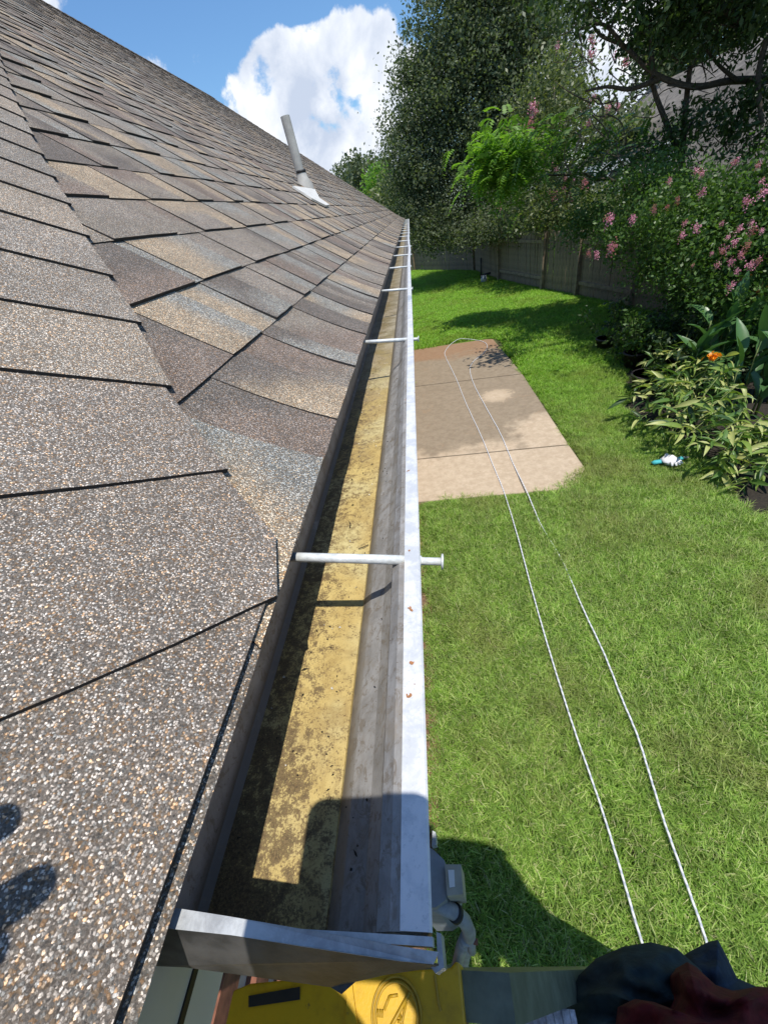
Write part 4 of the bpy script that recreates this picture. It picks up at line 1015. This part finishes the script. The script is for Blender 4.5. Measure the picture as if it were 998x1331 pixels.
# far house roof piece
p = at(478, 246, 50)
fh = empty('far_house', (p.x, p.y, 0), 'distant house with pale brown roof peeking over the far end of the shingle roof', 'house')
zz = p.z - 5.2
m = MB(); m.prism([(-9, 0), (0, 0), (0, 3.4 + zz), (-4.5, 3.6 + zz), (-9, 3.4 + zz)], 'y', 0, 7); mesh('wall', m.V, m.F, M['siding'], fh, world=False)
m = MB(); m.prism([(-9.6, 3.1 + zz), (.6, 3.1 + zz), (-4.5, 6.2 + zz)], 'y', -.5, 7.5); mesh('roof', m.V, m.F, M['roof_far'], fh, world=False)
# 4. neighbour house on the right
nh = empty('neighbour_house', (0, 0, 0), 'neighbouring house with tan shingle roof and white window behind the right-hand trees', 'house')
e0, e1 = at(755, 262, 24), at(1060, 250, 14)   # eave line
r0, r1 = at(880, 118, 24), at(1100, 10, 17)
ev0 = at(728, 235, 22.5); ev1 = at(1010, 290, 12.5); rg0 = at(846, 112, 24.5); rg1 = at(1130, -20, 15.5)
V = [ev0, ev1, rg1, rg0]; V2 = [v - Vector((.05, 0, .15)) for v in V]
nr_ = mesh('roof', V + V2, [(0, 1, 2, 3), (7, 6, 5, 4), (0, 4, 5, 1), (3, 2, 6, 7), (0, 3, 7, 4), (1, 5, 6, 2)], M['roof_far'], nh)
# shingle courses as raised strips
for k in range(1, 22):
    t = k / 22; a = V[0].lerp(V[3], t); b = V[1].lerp(V[2], t); up_ = (V[1] - V[0]).cross(V[3] - V[0]).normalized()
    if up_.z < 0: up_ = -up_
    m = MB(); m.tube([a + up_ * .01, b + up_ * .01], .022, 4); m.make('shingle_course', M['roof_far'], nr_)
# gable wall and lower walls
m = MB(); back = Vector((3, 3, 0))
for a, b, zt in ((ev0, ev1, None),):
    V = [Vector((a.x + .5, a.y, 0)), Vector((b.x + .5, b.y, 0)), b + Vector((.5, 0, -.1)), a + Vector((.5, 0, -.1))]; m.add(V + [v + Vector((.2, .1, 0)) for v in V], [(0, 1, 2, 3), (7, 6, 5, 4), (0, 4, 5, 1), (3, 2, 6, 7), (0, 3, 7, 4), (1, 5, 6, 2)])
m.make('wall', M['siding'], nh)
m = MB(); V = [Vector((ev0.x + .3, ev0.y + .6, 0)), Vector((rg0.x + 6, rg0.y + 1, 0)), Vector((rg0.x + 6, rg0.y + 1, ev0.z)), Vector((rg0.x, rg0.y, rg0.z - .2)), Vector((ev0.x + .3, ev0.y + .6, ev0.z - .1))]
m.add(V, [(0, 1, 2, 3, 4)]); m.add([v + Vector((0, .2, 0)) for v in V], [(4, 3, 2, 1, 0)]); m.make('gable_wall', M['siding'], nh)
def window(px, py, wp, hp, Y):
    p = at(px, py, Y); s_ = Y / 500 * 1.15; W_, H_ = wp * s_, hp * s_
    m = MB(); m.box(p, (W_, .06, H_)); f = m.make('window', M['glass'], nh)
    m = MB()
    for dx in (-1, 0, 1): m.box(p + Vector((dx * W_ / 2, -.05, 0)), (.07, .05, H_ + .1))
    for dz in (-1, 0, 1): m.box(p + Vector((0, -.07, dz * H_ / 2)), (W_ + .1, .05, .06))
    m.make('frame', M['white_paint'], f)
window(787, 246, 22, 26, 16.2); window(858, 204, 16, 16, 17.)
m = MB(); p = at(775, 240, 17.5); m.box(p + Vector((.0, .3, .45)), (2.6, .2, .18)); m.make('fascia', M['white_paint'], nh)
# 5. crape myrtles
def pan(m, c, r_, n, seed):
    for i in range(n):
        d = Vector((random.gauss(0, .5), random.gauss(0, .5), random.gauss(0, .8))) * r_; p = c + d
        a = Vector((random.gauss(0, 1), random.gauss(0, 1), random.gauss(0, 1))).normalized() * .02; b = a.orthogonal().normalized() * .018
        m.add([p - a, p + b, p + a, p - b], [(0, 1, 2, 3)])
pan_me = []
for k in range(4):
    m = MB(); pan(m, Vector((0, 0, 0)), .085, 90, k); o = m.make('tmp', M['petal_pink']); pan_me.append(o.data); bpy.data.objects.remove(o)
def blossoms(T, pts_, Y, sc=1.):
    for (px, py) in pts_:
        yy = (Y if Y > 10 else (4.95 if px > 930 else (5.7 if px > 880 else 6.7))) + random.uniform(-.4, .3); p = at(px, py, yy); o = bpy.data.objects.new('flower_cluster', random.choice(pan_me)); link(o, T); o['kind'] = 'stuff'; o.location = p - Vector(T.location)
        o.rotation_euler = (random.uniform(-.5, .5), random.uniform(-.5, .5), random.uniform(0, 6)); o.scale = (sc * random.uniform(.5, 1.15) * (.62 if 860 < px and Y < 10 else 1),) * 3
T3 = empty('crape_myrtle', (5.6, 8.6, 0), 'large crape myrtle with pink blossoms hanging in front of the fence on the right', 'tree')
el = [E_at(880, 275, 7.2, .9, .7, .5), E_at(960, 270, 6.4, .8, .8, .5), E_at(820, 300, 8.4, .7, .6, .45), E_at(930, 330, 6.4, .7, .7, .5), E_at(1000, 330, 5.8, .8, .8, .7), E_at(860, 340, 7.6, .6, .6, .35), E_at(760, 290, 9.6, .5, .5, .4), E_at(1050, 240, 6., .7, .8, .6), E_at(965, 385, 5.6, .5, .5, .3), E_at(850, 232, 8.4, .7, .7, .35), E_at(900, 390, 7.2, .55, .6, .3)]
m = MB()
for k in range(6):
    e = el[k]; a = Vector((5.6 + random.uniform(-.2, .2), 8.3 + random.uniform(-.2, .2), 0)); c = Vector(e[0]); limb(m, a, a.lerp(c, .5) + Vector((0, 0, .5)), .05, .035, .05); limb(m, a.lerp(c, .5) + Vector((0, 0, .5)), c, .035, .01, .06)
m.make('trunk', M['bark_pale'], T3, True)
leaves(clumps(el, 1500, 30, .12, 5, .3), .055, M['leaf_mid'], 'crown', T3, .55, .2, 5)
blossoms(T3, [(940, 325), (912, 250), (958, 352), (976, 290), (900, 345), (950, 372), (970, 262), (955, 315), (963, 332), (925, 329), (985, 340), (978, 300), (905, 296), (886, 306), (867, 269), (850, 272), (822, 285), (775, 331), (765, 329), (795, 322), (880, 260), (932, 345), (950, 340), (992, 250), (985, 215), (912, 225), (905, 222), (938, 290), (960, 298), (970, 320), (946, 308), (890, 290), (792, 285), (955, 210), (990, 235), (870, 235), (990, 300), (975, 345)], 6.6, .62)
T4 = empty('crape_myrtle', (4.6, 14.5, 0), 'airy crape myrtle with sparse pink flowers growing over the fence beside the bright branch', 'tree')
el = [E_at(720, 260, 14.5, 1.2, .9, .9), E_at(700, 210, 14.5, 1.0, .8, 1.), E_at(735, 170, 15, 1.0, .9, .8), E_at(720, 110, 15, 1.0, .9, .8), E_at(755, 120, 14, .45, .5, .5), E_at(690, 280, 14, .8, .6, .4), E_at(760, 280, 13.6, .8, .5, .45), E_at(680, 160, 15, .6, .6, .6)]
m = MB()
for e in el: limb(m, (4.6 + random.uniform(-.3, .3), 14.5, 0), e[0], .06, .012, .15, 7)
m.make('trunk', M['bark_pale'], T4, True)
leaves(clumps(el, 520, 20, .2, 6, .3), .11, M['leaf_olive'], 'crown', T4, .5, .2, 6)
blossoms(T4, [(692, 138), (696, 145), (688, 160), (690, 170), (722, 215), (716, 250), (728, 262), (733, 245), (735, 232), (720, 254), (745, 235), (760, 240), (768, 70), (800, 72), (812, 82), (770, 130), (790, 140), (803, 138), (770, 52), (725, 60), (765, 160), (742, 255), (650, 268)], 14., 1.0)
# hedge behind the fence
T6 = empty('hedge', (5.2, 14, 0), 'leafy yellow-green hedge lit by the sun just behind the middle fence', 'hedge')
el = [E_at(700, 290, 15.6, 1., .5, .5), E_at(745, 285, 14, 1., .5, .55), E_at(790, 282, 13, .8, .5, .5), E_at(765, 262, 15, .8, .5, .4)]
m = MB(); [limb(m, (e[0][0], e[0][1], 0), e[0], .04, .02, .05) for e in el]; m.make('stems', M['bark'], T6, True)
leaves(clumps(el, 330, 24, .14, 8, .4), .09, M['leaf_olive'], 'foliage', T6, .6, .1, 8)
# 6. upper right shade tree with bare limbs
T5 = empty('shade_tree', (7.4, 9.6, 0), 'dark shade tree with long bare limbs arching across the upper right', 'tree')
m = MB(); tk = Vector((7.4, 9.6, 0)); j0 = at(1120, 90, 9.6)
limb(m, tk, j0, .16, .12, .06)
def path(pts_, r0, r1):
    P = smoothpath([at(x, y, Y) for x, y, Y in pts_], 4); m.tube(P, [r0 + (r1 - r0) * i / (len(P) - 1) for i in range(len(P))], 7)
path([(1120, 90, 9.6), (1010, 102, 9.4), (950, 104, 9.3), (900, 112, 9.2), (850, 95, 9.2), (812, 60, 9.3), (780, 45, 9.4), (765, 20, 9.5)], .062, .014)
path([(860, 100, 9.2), (820, 115, 9.3), (790, 112, 9.4), (760, 118, 9.5)], .04, .015)
path([(812, 62, 9.3), (790, 35, 9.3), (770, 30, 9.3), (750, 40, 9.3)], .03, .01)
path([(790, 50, 9.3), (800, 20, 9.3), (820, -10, 9.3)], .025, .01)
path([(850, 95, 9.2), (846, 60, 9.2), (843, 30, 9.2)], .03, .012)
path([(885, 250, 9.6), (888, 180, 9.5), (893, 120, 9.4), (897, 85, 9.3)], .05, .035)
path([(900, 250, 9.7), (870, 170, 9.5), (848, 110, 9.4), (845, 60, 9.4)], .05, .025)
path([(998, 45, 8.6), (985, 100, 8.6), (990, 160, 8.5)], .04, .03)
path([(1010, 0, 9.), (970, 30, 9.), (940, 10, 9.), (930, -20, 9.)], .05, .03)
path([(930, 130, 9.2), (905, 150, 9.2), (880, 190, 9.2), (850, 200, 9.1)], .02, .008)
path([(960, 105, 9.2), (935, 85, 9.2), (915, 60, 9.2)], .03, .012); path([(990, 110, 9.2), (960, 150, 9.1), (940, 190, 9.1), (900, 215, 9.)], .03, .01)
for k in range(120):
    a = (random.uniform(740, 998), random.uniform(10, 235)); Y = random.uniform(8.9, 9.6); an = random.uniform(0, 6.28); l = random.uniform(25, 60)
    path([(a[0], a[1], Y), (a[0] + l * .5 * math.cos(an), a[1] + l * .5 * math.sin(an) + random.uniform(-8, 8), Y), (a[0] + l * math.cos(an + .3), a[1] + l * math.sin(an + .3), Y)], random.uniform(.006, .014), .003)
m.make('trunk', M['bark'], T5, True)
el = [E_at(900, 5, 9.2, 1.1, .9, .38), E_at(965, 25, 9., .9, .8, .4), E_at(860, 25, 9.2, .5, .7, .3), E_at(830, -30, 9.4, 1., 1., .4), E_at(750, -25, 9.6, .8, .9, .3), E_at(1060, 50, 8.8, .8, .9, .7), E_at(940, -60, 9., 1.8, 1.4, .9), E_at(980, 130, 8.8, .35, .4, .35), E_at(1090, 150, 9., 1., 1., 1.2), E_at(775, 5, 9.4, .3, .4, .2), E_at(940, 165, 9, .45, .3, .35), E_at(900, 150, 9.1, .5, .4, .3), E_at(975, 190, 8.9, .4, .4, .3), E_at(860, 190, 9.1, .5, .4, .3)]
leaves(clumps(el, 900, 24, .17, 9, .2), .10, M['leaf_dim'], 'crown', T5, .4, .5, 9)
# more crown above the frame, which shades the bed and the right of the lawn
TS = empty('shade_tree', (6.6, 7.4, 0), 'second shade tree at the right edge overhanging the flower bed', 'tree')
m = MB(); limb(m, (6.9, 7.6, 0), (6.8, 7.6, 4.2), .16, .1, .05)
el = []
for (x, y, z, r_) in ((5.6, 6.8, 5.1, 1.0), (4.9, 8.3, 5.4, 1.0), (6.6, 5.8, 5.0, 1.2), (5.2, 5.6, 5.0, .8), (6., 8.6, 5.6, 1.2), (4.4, 7.2, 5.3, .7), (7.4, 7.6, 5.4, 1.2), (3.9, 8.8, 5.5, .7), (4.6, 9.6, 5.6, .9), (3.3, 8.4, 5.4, .45), (2.45, 7.25, 5.2, .42), (2.9, 7.9, 5.3, .4), (2.15, 7.0, 5.2, .35)):
    el.append(((x, y, z), (r_, r_, r_ * .5))); limb(m, (6.8, 7.6, 4.2), (x, y, z), .07, .015, .1)
m.make('trunk', M['bark'], TS, True)
leaves(clumps(el, 560, 26, .2, 12, .1), .13, M['leaf_dim'], 'crown', TS, .55, .2, 12)
# far fence side tree mass behind, right of the big tree
T7 = empty('broadleaf_tree', (9.5, 19, 0), 'dark broad tree behind the neighbouring roof at the upper right', 'tree')
el = [E_at(800, 165, 20, 1.0, 1.2, .7), E_at(870, 60, 26, 1.6, 2, 1.3), E_at(960, 30, 24, 3.5, 2, 1.4)]
m = MB(); [limb(m, (9.5, 20, 0), e[0], .15, .05, .2) for e in el]; m.make('trunk', M['bark'], T7, True)
leaves(clumps(el, 520, 26, .3, 14, .3), .2, M['leaf_oak'], 'crown', T7, .6, .2, 14)

# ------------------------------------------------------------------ flower bed
V = []; F = []; yv = np.arange(2.95, 10.6, .2)
for y in yv: V += [(min(bedx(min(y, 9.4)), 4.4) - .03, y, .012), (8, y, .012)]
for i in range(len(yv) - 1): F.append((2 * i, 2 * i + 1, 2 * i + 3, 2 * i + 2))
struct(mesh('flower_bed', V, F, M['mulch']))
def bigleaf(L, W_, curl, fold_=.25, n=6):
    V = []; F = []
    for i in range(n + 1):
        t = i / n; w_ = W_ * math.sin(math.pi * min(.98, t ** .75 + .02)) ** .8 if i < n else .001
        x = L * t * (1 - .15 * curl * t); z = L * (.25 * t - curl * t * t)
        V += [(x, -w_ / 2, z + w_ * fold_), (x, 0, z), (x, w_ / 2, z + w_ * fold_)]
    for i in range(n):
        b = 3 * i; F += [(b, b + 3, b + 4, b + 1), (b + 1, b + 4, b + 5, b + 2)]
    return V, F
def leafdata(L, W_, curl, m_, nm):
    V, F = bigleaf(L, W_, curl); me = bpy.data.meshes.new(nm); me.from_pydata(V, [], F); me.materials.append(m_); me.polygons.foreach_set('use_smooth', [True] * len(F)); return me
CL_ = [leafdata(.42, .13, c, M['canna'], 'leaf') for c in (.1, .25, .5)]
def tonal(name, c): return leafmat(name, [c, tuple(x * 1.15 for x in c)], .25, .42)
GM = [tonal('ginger_a', (.09, .17, .035)), tonal('ginger_b', (.19, .27, .055)), tonal('ginger_c', (.42, .44, .16)), tonal('ginger_d', (.045, .09, .025))]
GL_ = [leafdata(.24 * s_, .048 * s_, c, GM[k % 4], 'leaf') for k, (s_, c) in enumerate(((1, .2), (.8, .5), (1.1, .35), (.9, .1), (.7, .8), (1.2, .45), (.9, .6), (1., .3)))]
def place_leaf(me, par, p, yaw, pitch, sc=1., roll=0):
    o = bpy.data.objects.new('leaf', me); link(o, par); o.location = Vector(p) - Vector(par.location); o.rotation_euler = (roll, -pitch, yaw); o.scale = (sc,) * 3
def canna(x, y, h, k, lbl, flower=None):
    T = empty('canna', (x, y, 0), lbl, 'plant', 'canna plants in the bed'); m = MB(); tops = []
    for s_ in range(k):
        bx_, by_ = x + random.uniform(-.14, .14), y + random.uniform(-.14, .14); hh = h * random.uniform(.8, 1.1); tp_ = Vector((bx_ + random.uniform(-.08, .06), by_ + random.uniform(-.06, .06), hh)); m.tube([(bx_, by_, 0), tp_], [.012, .007], 6); tops.append(tp_)
        for q in range(6):
            t = .25 + .14 * q; p = Vector((bx_, by_, 0)).lerp(tp_, t); place_leaf(random.choice(CL_), T, p, random.uniform(0, 6.28), random.uniform(.5, 1.15), random.uniform(.8, 1.1), random.uniform(-.3, .3))
    m.make('stem', M['stem'], T, True)
    return T, tops
for i, (px, py, h, lb) in enumerate(((895, 520, .75, 'tall dark-leaved canna behind the pots, left end of the row'), (930, 510, .85, 'canna with upright leaves below the brown seed head'), (965, 500, .85, 'canna with broad upright blue-green leaves near the right edge'), (1000, 520, .8, 'canna with broad leaves cut by the right edge'), (905, 480, .8, 'shaded canna behind the orange flower'), (960, 540, .7, 'lower canna among yellowing stems at the right'))):
    p = atz(px, py, 0); T, tops = canna(p.x, p.y, h * 1.25, 5, lb)
    if i == 1:
        for q, hh in ((tops[0], .35), (tops[1], .3)):
            m = MB(); m.tube([q, q + Vector((.0, .02, hh))], [.006, .004], 6); m.make('flower_stalk', M['stem'], T, True)
            leaves(np.array(q + Vector((0, .02, hh))) + RN.normal(size=(60, 3)) * np.array([.03, .03, .045]), .035, M['petal_dry'], 'seed_head', T, .6, 0, 3)['kind'] = 'stuff'
    if i == 4:
        p = at(927, 462, 5.4); p = at(926, 462, 4.6); leaves(np.array(p) + RN.normal(size=(34, 3)) * .018, .055, M['petal_orange'], 'flower', T, .8, 0, 3)
        m = MB(); m.tube([(p.x + .1, p.y + .3, 0), p], [.008, .004], 6); m.make('flower_stalk', M['stem'], T, True)
def ginger(px, py, heads, lb):
    b = atz(px, py, 0); T = empty('ginger_plant', b, lb, 'plant', 'arching yellow-green plants along the bed edge'); m = MB()
    for (hx, hy, hz) in heads:
        tip = atz(hx, hy, hz); mid = b.lerp(tip, .45) + Vector((0, 0, .16 + hz * .35)); bb = b + Vector((random.uniform(-.08, .08), random.uniform(-.08, .08), 0))
        P = smoothpath([bb, mid, tip], 8); m.tube(P, [.008 - .005 * i / len(P) for i in range(len(P))], 6)
        for i in range(3, len(P)):
            d = (P[min(i + 1, len(P) - 1)] - P[i - 1]); ya = math.atan2(d.y, d.x)
            for sg in (-1, 1):
                if random.random() < .95: place_leaf(random.choice(GL_), T, P[i], ya + sg * random.uniform(.2, 1.3), random.uniform(-.6, .7), random.uniform(.35, 1.15), random.uniform(-1.1, 1.1))
    m.make('stem', M['stem'], T, True)
ginger(960, 585, [(930, 600, .2), (945, 600, .3), (940, 615, .12), (920, 580, .4)], 'low yellow-green plant right of the glove')
ginger(940, 530, [(900, 500, .6), (885, 520, .5), (910, 520, .65), (930, 500, .6), (915, 480, .7)], 'green arching plant right below the orange flower')
ginger(890, 520, [(860, 520, .5), (850, 490, .45), (875, 500, .6), (840, 520, .4), (830, 500, .3)], 'leafy arching plant beside the dark pot')
ginger(905, 545, [(815, 518, .35), (830, 545, .25), (852, 562, .2), (862, 530, .45), (845, 505, .5)], 'arching plant with striped yellow-green leaves spreading left over the lawn')
ginger(925, 550, [(880, 565, .35), (905, 570, .3), (868, 552, .4), (915, 585, .15)], 'arching yellow-green plant leaning over the white and turquoise glove')
ginger(910, 510, [(840, 470, .55), (865, 460, .65), (880, 490, .55), (860, 485, .5)], 'taller pale stemmed plant left of the orange flower')
ginger(990, 575, [(940, 610, .12), (950, 590, .25), (975, 600, .2), (965, 570, .35), (995, 590, .3)], 'yellowing plant with broad leaves at the right edge of the bed')
ginger(960, 560, [(925, 540, .5), (900, 560, .4), (945, 570, .4), (935, 520, .6)], 'dense yellow-green plant between the cannas and the right edge')
ginger(1020, 600, [(975, 625, .15), (960, 640, .05), (990, 610, .25)], 'lowest yellow plant cut off by the right edge')
# pots with darker plants
def pot(px, py, r_, h, lb, leafm, seed, sp):
    p = atz(px, py, 0); T = empty('potted_plant', p, lb, 'potted plant', 'potted plants at the bed edge'); m = MB()
    m.tube([p, p + Vector((0, 0, h)), p + Vector((0, 0, h)), p + Vector((0, 0, h + .03)), p + Vector((0, 0, h + .03)), p + Vector((0, 0, h - .02))], [r_ * .78, r_, r_ * 1.08, r_ * 1.08, r_ * .95, r_ * .9], 20, 0); m.make('pot', M['terracotta'], T, True)
    m = MB(); m.tube([p + Vector((0, 0, h - .03)), p + Vector((0, 0, h - .01))], r_ * .92, 16); m.make('soil', M['soil'], T)
    m = MB(); C = []
    for k in range(sp):
        tip = p + Vector((random.gauss(0, .22), random.gauss(0, .2), h + random.uniform(.25, .6))); m.tube([p + Vector((0, 0, h)), p.lerp(tip, .5) + Vector((0, 0, .1)), tip], .005, 5); C.append(np.array(tip) + RN.normal(size=(40, 3)) * .07); C.append(np.array(p.lerp(tip, .6)) + RN.normal(size=(20, 3)) * .06)
    m.make('stem', M['stem'], T, True)
    if C: leaves(np.concatenate(C), .075, M[leafm], 'foliage', T, .5, .1, seed)
pot(822, 478, .17, .24, 'potted leafy shrub in black pot in the dark corner by the fence', 'leaf_mid', 51, 9)
pot(836, 508, .19, .24, 'wide dark pot with bare brown soil between the lawn and the bed', 'leaf_dim', 52, 2)
pot(785, 455, .16, .2, 'low pot with purplish spiky plant nearest the fence', 'leaf_dim', 53, 6)
pot(870, 500, .2, .28, 'dark pot half hidden behind the yellow-green plants', 'leaf_dim', 54, 5)
# sprinkle of low leaves at the back of the bed
for k, (px, py, lb) in enumerate(((850, 440, 'dark low shrub in shade along the fence foot'), (905, 450, 'dark low shrub behind the brown seed heads'), (975, 455, 'dark low shrub at the right edge in shade'))):
    p = atz(px, py, .35); T = empty('shrub', (p.x, p.y, 0), lb, 'shrub'); leaves(clumps([(tuple(p), (.6, .5, .4))], 110, 24, .1, 60 + k, .3), .08, M['leaf_dim'], 'foliage', T, .5, .1, k)
    m = MB(); [m.tube([(p.x, p.y, 0), p + Vector((random.uniform(-.3, .3), random.uniform(-.3, .3), .1))], .01, 5) for _ in range(4)]; m.make('stem', M['bark'], T, True)
# ------------------------------------------------------------------ glove on the lawn
gl = empty('work_glove', atz(870, 598, 0), 'crumpled white work glove with turquoise cuff lying on the lawn by the bed', 'glove')
gp = atz(871, 598, .085)
m = MB(); pts = []
def blob(c, r3, seed, nu=14, nv=9, amp=.35):
    V = []; F = []
    for i in range(nv + 1):
        th = math.pi * i / nv
        for j in range(nu):
            ph = 2 * math.pi * j / nu; d = Vector((math.sin(th) * math.cos(ph), math.sin(th) * math.sin(ph), math.cos(th))); k = 1 + amp * mnoise.noise(d * 2.2 + Vector((seed, 0, 0)))
            V.append((c[0] + d.x * r3[0] * k, c[1] + d.y * r3[1] * k, c[2] + d.z * r3[2] * k))
    for i in range(nv):
        for j in range(nu): F.append((i * nu + j, (i + 1) * nu + j, (i + 1) * nu + (j + 1) % nu, i * nu + (j + 1) % nu))
    return V, F
V, F = blob(gp, (.085, .08, .045), 1); m.add(V, F)
for k in range(4):
    a = -1.9 + k * .35; q = gp + Vector((math.cos(a) * .05, math.sin(a) * .05, .01)); m.tube([q, q + Vector((math.cos(a) * .045, math.sin(a) * .045, .008)), q + Vector((math.cos(a) * .065, math.sin(a) * .07, -.012))], [.016, .015, .010], 8)
m.tube([gp + Vector((-.03, .04, .01)), gp + Vector((.0, .085, .02)), gp + Vector((.03, .10, .0))], [.02, .018, .01], 8)
m.make('palm', M['plastic_white'], gl, True)
m = MB(); V, F = blob(gp + Vector((-.115, .01, -.01)), (.07, .03, .02), 4); m.add(V, F); V, F = blob(gp + Vector((.105, .012, -.005)), (.04, .022, .02), 6); m.add(V, F); m.make('cuff', M['turquoise'], gl, True)
m = MB(); V, F = blob(gp + Vector((.17, .035, -.015)), (.035, .018, .014), 9); m.add(V, F); m.make('strap', M['box_beige'], gl, True)
